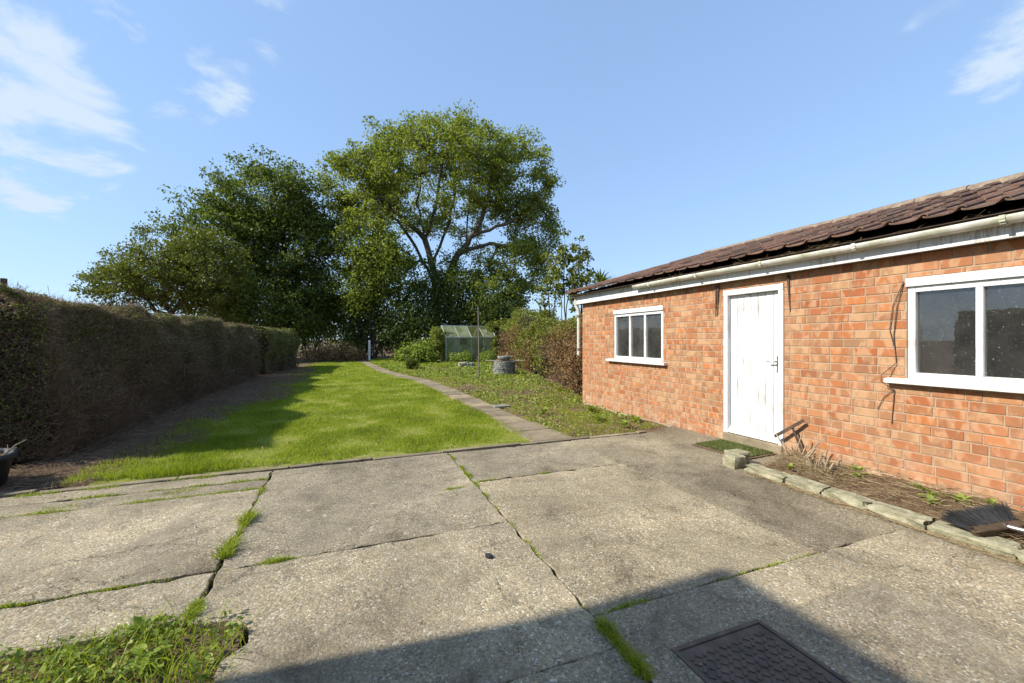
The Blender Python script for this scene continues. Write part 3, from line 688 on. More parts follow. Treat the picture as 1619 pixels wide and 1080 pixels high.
# door
dy0, dy1, dz0, dz1 = 3.27, 4.08, 0.11, 1.95
m = MB(); m.box((WX-0.012, dy0+.002, 0.02), (WX+0.09, dy0+0.062, dz1-.072)); m.box((WX-0.012, dy1-0.062, 0.06), (WX+0.09, dy1-.002, dz1-.072)); m.box((WX-0.016, dy0+.002, dz1-0.07), (WX+0.09, dy1-.002, dz1-.001))
frame = B(m, 'door_frame', M['paint'], bld, 0.004)
door = tag(empty('door', (WX+OFF.x, OFF.y, 0)), 'white ledged plank door with flaking paint')
door.parent = bld
def DB(m, name, mat, bevel=0, parent=None):
    m.v = [(x-WX, y, z) for x, y, z in m.v]; return m.build(name, mat, parent or door, bevel)
npl = 7; pw = (dy1-dy0-0.126)/npl
for k in range(npl):
    m = MB(); a = dy0+0.063+k*pw; m.box((WX+0.045+rp.uniform(-.001, .001), a+0.0022, dz0+0.03), (WX+0.075, a+pw-0.0022, dz1-0.074)); DB(m, 'plank', M['paint'], 0.004)
m = MB(); m.add([(WX-0.018, dy0+.064, dz0+0.005), (WX+0.044, dy0+.064, dz0+0.005), (WX+0.044, dy1-.064, dz0+0.005), (WX-0.018, dy1-.064, dz0+0.005),
                 (WX-0.012, dy0+.064, dz0+0.03), (WX+0.044, dy0+.064, dz0+0.085), (WX+0.044, dy1-.064, dz0+0.085), (WX-0.012, dy1-.064, dz0+0.03)],
                [(3,2,1,0),(4,5,6,7),(0,1,5,4),(1,2,6,5),(2,3,7,6),(3,0,4,7)])
DB(m, 'weatherboard', M['paint'], 0.003)
m = MB(); m.box((WX+0.037, dy0+0.085, 0.93), (WX+0.0435, dy0+0.115, 1.12)); hp = DB(m, 'handle_plate', M['metal'], 0.002)
m = MB(); m.tube([(WX+0.04, dy0+0.1, 1.055), (WX-0.005, dy0+0.1, 1.055), (WX-0.012, dy0+0.115, 1.055), (WX-0.012, dy0+0.20, 1.05)], 0.008, 8); DB(m, 'handle', M['metal'], 0, hp)
m = MB(); m.box((WX-0.035, dy0+0.004, -0.05), (WX+0.2, dy1-0.004, 0.105)); B(m, 'step', M['concrete_plain'], bld, 0.012)
# dark slivers left from a fallen canopy either side of the door
for yy, s in ((4.16, 1), (4.19, 1), (3.215, -1)):
    m = MB(); m.add([(WX-.02, yy-.014, 2.03), (WX-.02, yy+.014, 2.03), (WX-.003, yy+.014, 2.03), (WX-.003, yy-.014, 2.03), (WX-.009, yy+s*.02-.003, 1.62), (WX-.009, yy+s*.02+.003, 1.62), (WX-.003, yy+s*.02+.003, 1.62), (WX-.003, yy+s*.02-.003, 1.62)],
                    [(0,1,2,3),(7,6,5,4),(4,5,1,0),(5,6,2,1),(6,7,3,2),(7,4,0,3)])
    B(m, 'wood_sliver', M['dark_wood'])
# concrete blocks inside, seen through the small window
for k, (yy, zz, L) in enumerate(((5.42, 0.985, .20), (5.60, 0.985, .14), (5.38, 1.045, .16), (6.22, .985, .16))):
    m = MB(); m.box((-.05, -L/2, 0), (.05, L/2, .058)); o = m.build('concrete_block', M['concrete_plain'], None, 0.004, (WX+0.16, yy, zz-.0155 if zz < 1 else zz-.0155+.0))
    tag(o, ['pale block beneath another behind the small window', 'short pale block beside the stacked pair behind the small window', 'pale block lying on another behind the small window', 'pale block alone at the far end behind the small window'][k], 'block', 'pale blocks on the inner ledge of the small window')
m = MB(); m.box((WX+0.10, 5.25, 0.93), (WX+0.23, 6.5, 0.968)); B(m, 'inner_ledge', M['interior'])
# loose wire by the large window
m = MB(); yw = 2.19
m.tube([(WX-.012, yw-.02, 1.83), (WX-.014, yw+.03, 1.6), (WX-.01, yw+.055, 1.35), (WX-.012, yw+.035, 1.1), (WX-.08, yw+.112, 0.99), (WX-.085, yw+.112, .93), (WX-.01, yw+.05, .85), (WX-.01, yw+.07, .55)], 0.0035, 5)
m.tube([(WX-.012, yw-.02, 1.83), (WX-.013, yw+.06, 1.62), (WX-.012, yw+.085, 1.4), (WX-.012, yw+.04, 1.2)], 0.003, 5)
m.tube([(WX-.01, yw+.05, .86), (WX-.012, yw+.13, .78), (WX-.01, yw+.18, .66)], 0.003, 5)
tag(m.build('cable', M['wire']), 'thin dark loose cable hanging down the bricks beside the large window', 'cable')
# straw caught in the gutter
n = 420; yy = RNG.uniform(1.0, 5.6, n); yy = np.where(RNG.random(n) < .6, RNG.choice([3.1, 3.5, 2.75, 4.9], n)+RNG.normal(0, .12, n), yy)
p = np.stack([RNG.uniform(4.39, 4.47, n), yy, RNG.uniform(2.195, 2.25, n)], 1); q = p + np.stack([RNG.normal(0, .04, n), RNG.normal(0, .07, n), RNG.normal(.0, .035, n)], 1)
tag(link('gutter_straw', twig_mesh('gutter_straw', p, q, 0.0018), M['straw']), 'dry grass and straw caught in the white gutter', 'straw', kind='stuff')

# ------------------------------------------------------------------ patio objects
# manhole cover
mh = tag(empty('manhole_cover', ((MX0+MX1)/2, (MY0+MY1)/2, 0)), 'square cast iron manhole cover with raised chequer pattern in the house shadow', 'manhole cover')
hx, hy = (MX1-MX0)/2, (MY1-MY0)/2
m = MB(); t_ = 0.022
for a, b in (((-hx+.002, -hy+.002, -.06), (hx-.002, -hy+t_, .004)), ((-hx+.002, hy-t_, -.06), (hx-.002, hy-.002, .004)), ((-hx+.002, -hy+t_+.0005, -.06), (-hx+t_, hy-t_-.0005, .004)), ((hx-t_, -hy+t_+.0005, -.06), (hx-.002, hy-t_-.0005, .004))): m.box(a, b)
m.build('rim', M['iron'], mh, 0.002)
m = MB(); m.box((-hx+t_+.004, -hy+t_+.004, -.05), (hx-t_-.004, hy-t_-.004, -.001)); plate = m.build('plate', M['iron'], mh, 0.002)
rc = (0.03, -0.10)
m = MB(); sx = 0.034
i = 0
for gx in np.arange(-hx+.045, hx-.045, sx):
    i += 1; j = 0
    for gy in np.arange(-hy+.045, hy-.045, sx):
        j += 1
        if (gx-rc[0])**2 + (gy-rc[1])**2 < 0.085**2: continue
        Mt = Matrix.Translation((gx, gy, 0)) @ Matrix.Rotation(math.radians(45 if (i+j) % 2 else -45), 4, 'Z')
        m.box((-.013, -.0055, -.0005), (.013, .0055, .0045), Mt)
tag(m.build('tread', M['iron'], plate, 0), kind='stuff')
m = MB(); m.lathe([(0.078, -.0005), (0.078, .005), (0.062, .005), (0.056, -.0003)], 28, (rc[0], rc[1], 0)); m.build('lifting_ring', M['iron'], plate)
# small dark lump on the patio
bm = bmesh.new(); bmesh.ops.create_icosphere(bm, subdivisions=2, radius=1)
for v in bm.verts: v.co *= 1+0.18*mnoise.noise(v.co*1.7)
me = bpy.data.meshes.new('pebble'); bm.to_mesh(me); bm.free(); me.materials.append(M['black'])
p = W(773, 882); o = link('pebble', me, None, None, (p.x, p.y, .011)); o.scale = (.019, .03, .014); o.rotation_euler = (0, 0, .5)
tag(o, 'small dark smooth stone lying alone on the concrete patio', 'stone')
# pale splashes of paint
rs = random.Random(21); k = 0
for px_, py_, s in ((489, 807, 16), (514, 814, 16), (554, 836, 15), (588, 838, 18), (641, 843, 14), (589, 796, 15), (636, 804, 14), (671, 810, 12), (644, 830, 10), (710, 763, 14), (602, 766, 9), (547, 861, 8)):
    p = W(px_, py_); r = s/2*0.55/FPX*(FPX*HCAM/(py_-HOR))
    m = MB(); n = 14; ph = rs.uniform(0, 6)
    m.add([(r*(1+.25*math.sin(3*a+ph)+rs.uniform(-.15, .15))*math.cos(a), r*(1+.25*math.sin(2*a+ph)+rs.uniform(-.15, .15))*math.sin(a), -0.006) for a in [2*math.pi*i/n for i in range(n)]]+[(0, 0, 0.0)], [(i, (i+1) % n, n) for i in range(n)], True)
    o = m.build('paint_splash', M['lichen'], patio, 0, (p.x, p.y, 0.0045))
# door mat
dm = tag(empty('door_mat', (4.26, 3.66, 0)), 'worn green artificial grass mat in front of the white door', 'mat')
m = MB(); m.box((-.27, -.36, .003), (.27, .36, .012)); o = m.build('backing', M['rubber'], dm, .003)
n = 9000; P = np.stack([RNG.uniform(-.22, .26, n), RNG.uniform(-.33, .35, n), np.full(n, .011)], 1)
tag(link('pile', blade_mesh('pile', P, .022, .006, .8), M['matgreen'], dm), kind='stuff')
dm.rotation_euler[2] = 0.06
# raised bed by the wall
bedo = grid_sheet('soil_bed', 3.76, 4.605, -2.4, 3.04, 0.06, lambda x, y: 0.022 + 0.03*fbm(x, y, 2.6, 4) + 0.05*max(0, (x-3.8)), M['soil'])
tag(bedo, 'narrow dry planting bed against the brick wall behind the edging stones', 'soil', kind='structure')
def rock(name, size, seed, mat, sub=3, flat=0.5, rough=0.25):
    bm = bmesh.new(); bmesh.ops.create_cube(bm, size=1)
    bmesh.ops.subdivide_edges(bm, edges=bm.edges[:], cuts=sub, use_grid_fill=True)
    for v in bm.verts:
        s = v.co.copy(); u = s.normalized()*0.62
        s = s.lerp(u, flat*0.6); s += Vector((mnoise.noise(s*2.3+Vector((seed, 0, 0))), mnoise.noise(s*2.3+Vector((0, seed, 3))), mnoise.noise(s*2.3+Vector((5, 0, seed)))))*rough*0.35
        s += s.normalized()*mnoise.noise(s*7+Vector((seed, seed, 0)))*rough*0.12
        v.co = Vector((s.x*size[0], s.y*size[1], s.z*size[2]))
    me = bpy.data.meshes.new(name); bm.to_mesh(me); bm.free(); me.materials.append(mat); return link(name, me)
EDGE = [(3.02, 2.62), (2.61, 2.30), (2.29, 1.98), (1.97, 1.62), (1.61, 1.22), (1.21, 0.80), (0.79, .35)]
txt = ['edging stone next to the two loose stones by the door mat', 'second edging stone of the bed from the door mat', 'third edging stone of the bed from the door mat', 'fourth edging stone of the bed from the door mat', 'long edging stone the broom head rests on, worn at its joint', 'edging stone beneath the broom socket', 'edging stone of the bed beyond the broom']
for k, (a, b) in enumerate(EDGE):
    o = rock('edging_stone', (.155, a-b-.010, .085), k*3.7, M['stone'], 5, 0.16, 0.34); o.location = (3.755+rp.uniform(-.018, .012), (a+b)/2, .018); o.rotation_euler = (rp.uniform(-.03, .03), rp.uniform(-.08, .05), rp.uniform(-.035, .035))
    tag(o, 'pale lichened ' + txt[k], 'stone', 'edging stones of the planting bed')
for (x, y, z, s, sd, lab) in ((3.72, 3.17, .055, (.17, .15, .13), 2.2, 'chunky loose stone at the corner of the planting bed by the mat'), (3.84, 3.24, .045, (.19, .15, .10), 8.1, 'low buff stone beneath a flat one beside the door mat'), (3.84, 3.24, .105, (.19, .16, .05), 5.5, 'flat pale stone lying on top of another beside the door mat')):
    o = rock('loose_stone', s, sd, M['stone'], 4, 0.5, 0.3); o.location = (x, y, z); tag(o, lab, 'stone')
# broom head
br = tag(empty('broom', (0, 0, 0)), 'broom with black bristles and muddy brown head lying on the edging stones', 'broom')
Z0 = 2.80
def bp(px, py, d=0.0): return WD(px, py, Z0+d)
hA, hB = W(1550, 848, .13), W(1632, 812, .20)           # long axis of the wooden head
hA = Vector((3.72, 1.39, .085)); hB = Vector((3.98, 1.29, .125))
ax = (hB-hA).normalized(); bd = Vector((.12, .14, .085)); bd = (bd-ax*bd.dot(ax)).normalized(); th = ax.cross(bd)
Mh = Matrix((ax, bd, th)).transposed().to_4x4(); Mh.translation = (hA+hB)/2; Lh = (hB-hA).length+.02
br.matrix_world = Mh
bm = bmesh.new(); bmesh.ops.create_cube(bm, size=1); bmesh.ops.subdivide_edges(bm, edges=bm.edges[:], cuts=3, use_grid_fill=True)
for v in bm.verts: s = v.co.copy(); s += s.normalized()*mnoise.noise(s*6)*.12; v.co = Vector((s.x*Lh, s.y*.05, s.z*.055))
me = bpy.data.meshes.new('head'); bm.to_mesh(me); bm.free(); me.materials.append(M['broomwood']); o = link('head', me, None, br)
o.modifiers.new('bevel', 'BEVEL').width = .006
n = 1300; u = np.round(RNG.uniform(-.47, .47, n)*24)/24+RNG.normal(0, .006, n); w = RNG.normal(0, .012, n)
p = np.stack([u*Lh, np.full(n, .02), w], 1); q = np.stack([u*Lh*1.5+RNG.normal(0, .004, n)+.0, .15+RNG.normal(0, .006, n), w*1.8+RNG.normal(0, .006, n)], 1)
tag(link('bristles', twig_mesh('bristles', p, q, .0019), M['bristle'], br), kind='stuff')
Mi = Mh.inverted(); c0 = Vector((3.89, 1.315, .125)); dh = Vector((.10, -.93, .02)).normalized()
m = MB(); m.tube([Mi @ (c0+dh*t) for t in (-.01, .05, .10)], .016, 12); m.build('socket', M['metal'], br)
m = MB(); m.tube([Mi @ (c0+dh*t) for t in (-.004, .008)], .020, 12); m.build('collar', M['black'], br)
m = MB(); m.tube([Mi @ (c0+dh*t) for t in (.10, .62)], .0125, 10); m.build('handle', M['pale_wood'], br)
# sticks leaning at the door and a cut-back shrub
m = MB(); Mt = Matrix.Translation((4.52, 3.16, .33)) @ Matrix.Rotation(math.radians(-38), 4, 'X') @ Matrix.Rotation(.1, 4, 'Z'); m.box((-.008, -.19, -.016), (.008, .19, .016), Mt)
tag(m.build('broken_slat', M['dark_wood'], None, .002), 'dark broken wooden slat leaning across the foot of the door frame', 'slat')
m = MB(); Mt = Matrix.Translation((4.53, 3.06, .20)) @ Matrix.Rotation(math.radians(66), 4, 'X'); m.box((-.006, -.17, -.012), (.006, .17, .012), Mt)
tag(m.build('broken_slat', M['dark_wood'], None, .002), 'thin dark slat propped upright against the bricks beside the door', 'slat')
def stump_shrub(name, label, x, y, n, h, spread, seed):
    r = np.random.default_rng(seed); rr = random.Random(seed)
    root = tag(empty(name, (x, y, .03)), label, 'shrub')
    for k in range(n):
        a = rr.uniform(0, 6.28); d = spread*math.sqrt(rr.random()); L = h*rr.uniform(.45, 1)
        p0 = Vector((d*math.cos(a)*.6, d*math.sin(a), -.02)); dirv = Vector((rr.uniform(-.4, .3)+.2*math.cos(a), rr.uniform(-.45, .45)+.3*math.sin(a), 1)).normalized()
        m = MB(); p1 = p0+dirv*L*.5+Vector((rr.uniform(-.01, .01), rr.uniform(-.01, .01), 0)); rad = rr.uniform(.006, .014)
        m.tube([p0, p1, p0+dirv*L], [rad, rad*.9, rad*.75], 7, True, True); m.build('cut_stem', M['pale_wood'], root)
    nn = 420; c = np.stack([r.normal(0, spread*.7, nn), r.normal(0, spread*1.1, nn), np.abs(r.normal(0.02, .035, nn))], 1)
    q = c + np.stack([r.normal(0, .07, nn), r.normal(0, .09, nn), r.normal(.01, .03, nn)], 1); q[:, 2] = np.maximum(q[:, 2], .0)
    tag(link('dead_twigs', twig_mesh('dead_twigs', c, q, .0022, None, r), M['straw'], root), kind='stuff')
    return root
stump_shrub('cut_shrub', 'dead shrub cut back to pale stubs in the bed near the door', 4.22, 2.66, 13, .24, .13, 4)
stump_shrub('cut_shrub', 'small bundle of dead upright stems right beside the door frame', 4.40, 3.0, 6, .36, .07, 6)
# litter of stems and dry leaves in the bed
n = 1500; P = np.stack([RNG.uniform(3.80, 4.57, n), RNG.uniform(0.6, 3.0, n), RNG.uniform(.05, .09, n)], 1); P[:, 2] += .05*np.maximum(0, P[:, 0]-3.8)
Q = P + np.stack([RNG.normal(0, .06, n), RNG.normal(0, .08, n), RNG.normal(0, .012, n)], 1)
tag(link('bed_litter', twig_mesh('bed_litter', P, Q, .0019), M['straw']), 'dry stems and straw strewn over the planting bed', 'litter', kind='stuff')
n = 1100; P = np.stack([3.68-np.abs(RNG.normal(0, .035, n)), RNG.uniform(.6, 2.95, n), np.full(n, .008)], 1)
Q = P + np.stack([RNG.normal(-.01, .03, n), RNG.normal(0, .06, n), RNG.uniform(0, .008, n)], 1)
tag(link('edge_litter', twig_mesh('edge_litter', P, Q, .0016), M['straw']), 'rusty brown needles and straw swept along the edging stones', 'litter', kind='stuff')

# ------------------------------------------------------------------ grass and weeds
def lawn_grass():
    r = np.random.default_rng(3)
    zones = [(4.92, 7.5, 7600, .036, .0048), (7.5, 11, 3600, .036, .007), (11, 16, 1700, .036, .011), (16, 26.5, 800, .036, .019)]
    PP, HH, WW, RR = [], [], [], []
    for a, b, den, h, w in zones:
        n = int((b-a)*4.8*den); P = np.stack([r.uniform(-2.45, 2.4, n), r.uniform(a, b, n), np.zeros(n)], 1)
        lx = np.array([lawn_left(v) for v in P[:, 1]]); rx = np.array([path_x(v) for v in P[:, 1]]) - .21
        edge = np.abs(r.normal(0, .34, n))-.08
        P = P[(P[:, 0] > lx-edge-.02) & (P[:, 0] < rx + r.normal(0, .02, n))]
        f = fbm_np(P, 1.7, 3.0); g = fbm_np(P, 5.0, 8.0)
        ragged = 4.95 + .05*np.sin(P[:, 0]*5) + .09*np.abs(g) + .16*np.exp(-((P[:, 0]-.35)/.22)**2)
        keep = (r.random(len(P)) < np.clip(1.0-1.5*np.clip(f+.5*g-.05, 0, 1), .25, 1)) & (P[:, 1] > ragged)
        P, f, g = P[keep], f[keep], g[keep]
        tall = 1 + .5*np.clip(g, -.6, 1) + 1.2*np.exp(-(P[:, 1]-4.95)/.3) * (P[:, 0] < -.6) + .3*np.exp(-np.abs(P[:, 0]-(-2.2))/.5)
        PP.append(P); HH.append(h*tall*np.clip(1-.6*f, .5, 1.3)); WW.append(np.full(len(P), w)); RR.append(np.clip(r.normal(.42, .2, len(P))+.55*f+.25*g, 0, 1))
    P = np.concatenate(PP); P[:, 2] = -.012
    return blade_mesh('lawn_grass', P, np.concatenate(HH), np.concatenate(WW), .7, np.concatenate(RR), r)
tag(link('lawn_grass', lawn_grass(), M['grass']), 'short bright green grass blades of the sunny lawn', 'grass', kind='stuff')

n = 700; P = np.stack([RNG.uniform(-2.2, 2.0, n), RNG.uniform(4.95, 14, n), RNG.uniform(.0, .03, n)], 1)
tag(link('fallen_leaves', leaf_mesh('fallen_leaves', P, .035, .6, 2.5), M['dead']), 'small brown fallen leaves scattered on the lawn', 'leaves', kind='stuff')
n = 260; P = np.stack([RNG.uniform(-2.6, 4.3, n), RNG.uniform(1.2, 4.7, n), np.full(n, .009)], 1)
P = P[~((P[:, 0] > 3.6) & (P[:, 1] < 3.1))]
tag(link('patio_debris', leaf_mesh('patio_debris', P, .016, .5, 6.0), M['dead']), 'tiny dry leaf scraps scattered over the concrete patio', 'leaves', kind='stuff')
def joint_grass(name, label, segs, seed):
    r = np.random.default_rng(seed); PP, HH = [], []
    for (x0, y0, x1, y1, den, h, wid) in segs:
        L = math.hypot(x1-x0, y1-y0); n = int(L*den); t = r.random(n)
        nz = np.array([mnoise.noise(Vector((x0+(x1-x0)*v, y0+(y1-y0)*v, seed*1.3))*5.5) for v in t])
        k = r.random(n) < np.clip(.38+2.1*nz, .02, 1); t = t[k]; nz = nz[k]; n = len(t)
        dx, dy = (x1-x0)/L, (y1-y0)/L; o = r.normal(0, wid, n)*np.clip(.6+nz, .3, 1.6)
        PP.append(np.stack([x0+(x1-x0)*t-dy*o, y0+(y1-y0)*t+dx*o, np.full(n, -.006)], 1)); HH.append(h*np.clip(.6+.9*nz, .35, 1.6))
    P = np.concatenate(PP); H = np.concatenate(HH)
    tag(link(name, blade_mesh(name, P, H, .0045, 1.1, np.clip(r.normal(.5, .22, len(P)), 0, 1), r), M['grass']), label, 'grass', kind='stuff')
joint_grass('joint_grass', 'grass tufts growing along the joint towards the big grass patch', [(J1, 2.35, J1, 2.6, 2600, .035, .016), (J1, 2.6, J1, 2.85, 2600, .055, .022), (J1, 2.95, J1+.02, 3.75, 1900, .06, .022), (J1, 3.75, J1, 4.7, 900, .03, .01), (J1, 2.8, J1+.55, 2.80, 2000, .036, .013)], 1)
joint_grass('joint_grass', 'grass tufts growing along the joint that leads to the manhole cover', [(J2, 1.3, J2, 1.62, 3800, .06, .02), (J2, 1.62, J2, 1.95, 2600, .045, .014), (J2, 1.95, J2, 3.1, 350, .022, .007), (J2, 3.1, J2, 4.7, 1600, .035, .012), (J2, 3.70, J2+.9, 3.70, 800, .024, .008), (J2, 1.7, J2+.5, 1.7, 700, .025, .008), (J2+.5, 1.7, J3, 1.7, 250, .02, .006), (J2-.28, 3.6, J2-.02, 3.6, 1500, .025, .012)], 2)
joint_grass('joint_grass', 'low mossy grass in the cracks of the patio beside the hedge', [(-3, 4.22, J1, 4.22, 1100, .024, .013), (-3, 4.5, J1, 4.5, 900, .022, .014), (-2.6, 2.81, J1-.15, 2.81, 900, .022, .009), (-2.2, 4.3, -1.2, 4.42, 700, .02, .04), (-2.6, 4.74, -.8, 4.78, 900, .03, .02)], 3)
def weed_patch():
    r = np.random.default_rng(12); n = 9000
    P = np.stack([r.uniform(-2.6, -.40, n), r.uniform(.9, 2.44, n), np.full(n, -.03)], 1)
    lim = np.where(P[:, 0] > -.69, 2.30, 2.40)
    inn = (P[:, 1] < lim+r.normal(0, .012, n)) & ((P[:, 0] < -.44) | (P[:, 1] > 2.05))
    P = P[inn]; f = fbm_np(P, 2.2, 4.0)
    k = r.random(len(P)) < np.clip(.7+.6*f, .15, 1); P = P[k]; f = f[k]
    near = np.clip(1.8*(P[:, 0]+1.35), 0, 1)
    g = link('patch_grass', blade_mesh('patch_grass', P, .055+.06*near*np.clip(.5+f, 0, 1.2), .005, 1.0, np.clip(r.normal(.45, .2, len(P)), 0, 1), r), M['grass'])
    tag(g, 'grass in the broken corner of the patio by the manhole joint', 'grass', kind='stuff')
    n = 7000; Q = np.stack([r.uniform(-2.6, -.45, n), r.uniform(.9, 2.36, n), r.uniform(-.01, .05, n)], 1)
    f = fbm_np(Q, 2.6, 7.0); Q = Q[(f > -.15) | (r.random(n) < .25)]; Q[:, 2] += .03*np.clip(fbm_np(Q, 3.5, 1), 0, 1)
    tag(link('patch_weeds', leaf_mesh('patch_weeds', Q, .026, .75, 1.2, None, r), M['weed']), 'low leafy weeds carpeting the broken corner of the patio', 'weeds', kind='stuff')
weed_patch()
sb = grid_sheet('soil_bed', -4.6, -.44, -2.5, 2.45, .08, lambda x, y: -.028+.012*fbm(x, y, 3, 3), M['soil'], lambda x, y: x < -.40)
tag(sb, 'earth in the broken weedy corner of the patio', 'soil', kind='structure')
def broad_plant(name, label, x, y, n, L, seed, z=0, mat='weed', up=.6, wid=.33):
    """rosette of arched broad leaves, each its own part"""
    rr = random.Random(seed); root = tag(empty(name, (x, y, z)), label, 'plant')
    for k in range(n):
        a = 2*math.pi*k/n+rr.uniform(-.4, .4); l = L*rr.uniform(.6, 1.1); el = rr.uniform(.3, 1.2)*up; m = MB(); vs = []
        for i in range(6):
            t = i/5; d = l*t*math.cos(el); zz = l*(math.sin(el)*t - .35*t*t); w = l*wid*math.sin(math.pi*min(1, .12+t*.88))*(1 if i < 5 else 0)+.001
            for s in (-1, 0, 1):
                vs.append((d*math.cos(a)-s*w*math.sin(a)*.5, d*math.sin(a)+s*w*math.cos(a)*.5, zz+abs(s)*w*.18+rr.uniform(-.002, .002)))
        fs = [(i*3+s, i*3+s+1, i*3+s+4, i*3+s+3) for i in range(5) for s in (0, 1)]
        m.add(vs, fs, True); me = m.mesh('leaf'); at = me.attributes.new('rnd', 'FLOAT', 'POINT'); rv = rr.uniform(.3, .95); at.data.foreach_set('value', [rv]*len(vs))
        link('leaf', me, M[mat], root)
    return root
p = W(222, 1000); broad_plant('broadleaf_weed', 'bright broad-leaved weed standing up at the edge of the patio grass', p.x, p.y, 9, .13, 2, .01, up=1.0)
p = W(228, 1045); broad_plant('broadleaf_weed', 'flat jagged green rosette in the shaded patio grass', p.x, p.y, 11, .12, 5, .005)
p = W(95, 1040); broad_plant('broadleaf_weed', 'small leafy rosette in the patio weeds away from the manhole', p.x, p.y, 8, .09, 9, .0)
for k, (x, y, L) in enumerate(((4.36, 1.72, .09), (4.30, 1.86, .08), (4.42, 1.98, .075), (4.15, 1.80, .07), (4.45, 2.45, .09), (4.25, 2.35, .07), (3.95, 2.75, .07), (4.47, 1.58, .08))):
    broad_plant('bed_weed', ['leafy green weed in the bed behind the broom bristles', 'low green weed in the middle of the bed near the broom', 'green weed rooted against the bricks under the large window', 'small weed between the edging stones and the broom', 'weed growing against the bricks by the cut shrub', 'low weed beside the cut shrub', 'tiny weed just behind the edging stone near the loose stones', 'weed squeezed between the broom and the brick wall'][k], x, y, 13, L*1.35, 30+k, .06, up=1.15, wid=.36)
# weeds between path and wall
def rough_ground():
    r = np.random.default_rng(31)
    def samp(n, a, b):
        P = np.stack([r.uniform(1.2, 9.5, n), r.uniform(a, b, n), np.zeros(n)], 1); px_ = np.array([path_x(v) for v in P[:, 1]])
        right = np.where(P[:, 1] < 7.7, 4.5, 5.0+(P[:, 1]-7.7)*.22)
        return P[(P[:, 0] > px_+.25+r.normal(0, .03, n)) & (P[:, 0] < right) & ~((P[:, 1] < 5.05) & (P[:, 0] > 3.9))]
    sets = []
    for n, a, b, h, w in ((52000, 4.92, 8, .05, .006), (52000, 8, 13, .055, .010), (42000, 13, 20, .07, .016), (30000, 20, 29, .09, .028)):
        P = samp(n, a, b); f = fbm_np(P, .7, 11); g = fbm_np(P, 2.4, 6)
        green = np.clip(.75 - (P[:, 0]-path_x(10)-.9)*.12 + .9*f + .5*g, .03, 1)
        k = r.random(len(P)) < green; P = P[k]; sets.append((P, np.full(len(P), h)*np.clip(.8+.7*g[k], .4, 1.8), np.full(len(P), w)))
    P = np.concatenate([s[0] for s in sets]); P[:, 2] = -.02
    tag(link('rough_grass', blade_mesh('rough_grass', P, np.concatenate([s[1] for s in sets]), np.concatenate([s[2] for s in sets]), .9, np.clip(r.normal(.6, .26, len(P)), 0, 1), r), M['grass']), 'rough grass between the path and the brick outbuilding', 'grass', kind='stuff')
    P = samp(26000, 4.92, 24); f = fbm_np(P, 1.1, 15); k = f > -.12; P = P[k]; P[:, 2] = r.uniform(-.01, .07, len(P)); sz = .03+.0035*P[:, 1]
    tag(link('ground_weeds', leaf_mesh('ground_weeds', P, sz, .7, 1.0, None, r), M['weed']), 'low leafy weeds on the rough ground beyond the path', 'weeds', kind='stuff')
    P = samp(16000, 4.92, 20); f = fbm_np(P, .9, 22); P = P[f > -.2]; P[:, 2] = r.uniform(.0, .03, len(P))
    Q = P + np.stack([r.normal(0, .07, len(P)), r.normal(0, .07, len(P)), r.normal(0, .012, len(P))], 1)
    tag(link('dry_stems', twig_mesh('dry_stems', P, Q, .002+.0003*P[:, 1], None, r), M['straw']), 'dead brown stems littering the rough ground by the outbuilding corner', 'litter', kind='stuff')
    # litter on the shaded bed below the hedge
    n = 16000; P = np.stack([r.uniform(-3.2, -1.2, n), r.uniform(4.9, 20, n), np.zeros(n)], 1); P[:, 2] = .0
    lx = np.array([lawn_left(v) for v in P[:, 1]]); P = P[P[:, 0] < lx+.15]
    Q = P + np.stack([r.normal(0, .08, len(P)), r.normal(0, .1, len(P)), np.abs(r.normal(0, .025, len(P)))], 1)
    tag(link('hedge_litter', twig_mesh('hedge_litter', P, Q, .0024, None, r), M['twig']), 'brown hedge clippings lying on the shaded earth', 'litter', kind='stuff')
rough_ground()
for k, (x, y, L, n) in enumerate(((3.75, 5.75, .20, 20), (3.2, 6.6, .19, 18), (4.1, 6.5, .22, 20), (3.9, 5.25, .18, 18), (4.3, 5.5, .18, 16))):
    broad_plant('broadleaf_weed', ['bushy green weed midway between path and small window', 'green weed clump nearer the path than the small window', 'green weed below the far end of the small window', 'weed at the very edge of the concrete by the path end', 'weed against the bricks under the small window'][k], x, y, n, L, 60+k, 0, up=1.2)
# metal stakes in the weeds
for k, (px_, py_, h) in enumerate(((979, 680, .17), (964, 678, .10))):
    p = W(px_, py_); m = MB(); m.tube([(0, 0, -.05), (0.004, 0, h)], .006, 6)
    tag(m.build('stake', M['rust'], None, 0, (p.x, p.y, 0)), ['taller thin rusty stake in the weeds by the outbuilding', 'shorter rusty stake in the weeds by the outbuilding'][k], 'stake')
p = W(788, 643); m = MB(); m.box((-.16, -.11, -.02), (.16, .11, .025)); tag(m.build('paving_slab', M['greystone'], None, .006, (p.x+.05, p.y, 0)), 'pale stone slab lying in the grass beside the path', 'slab')

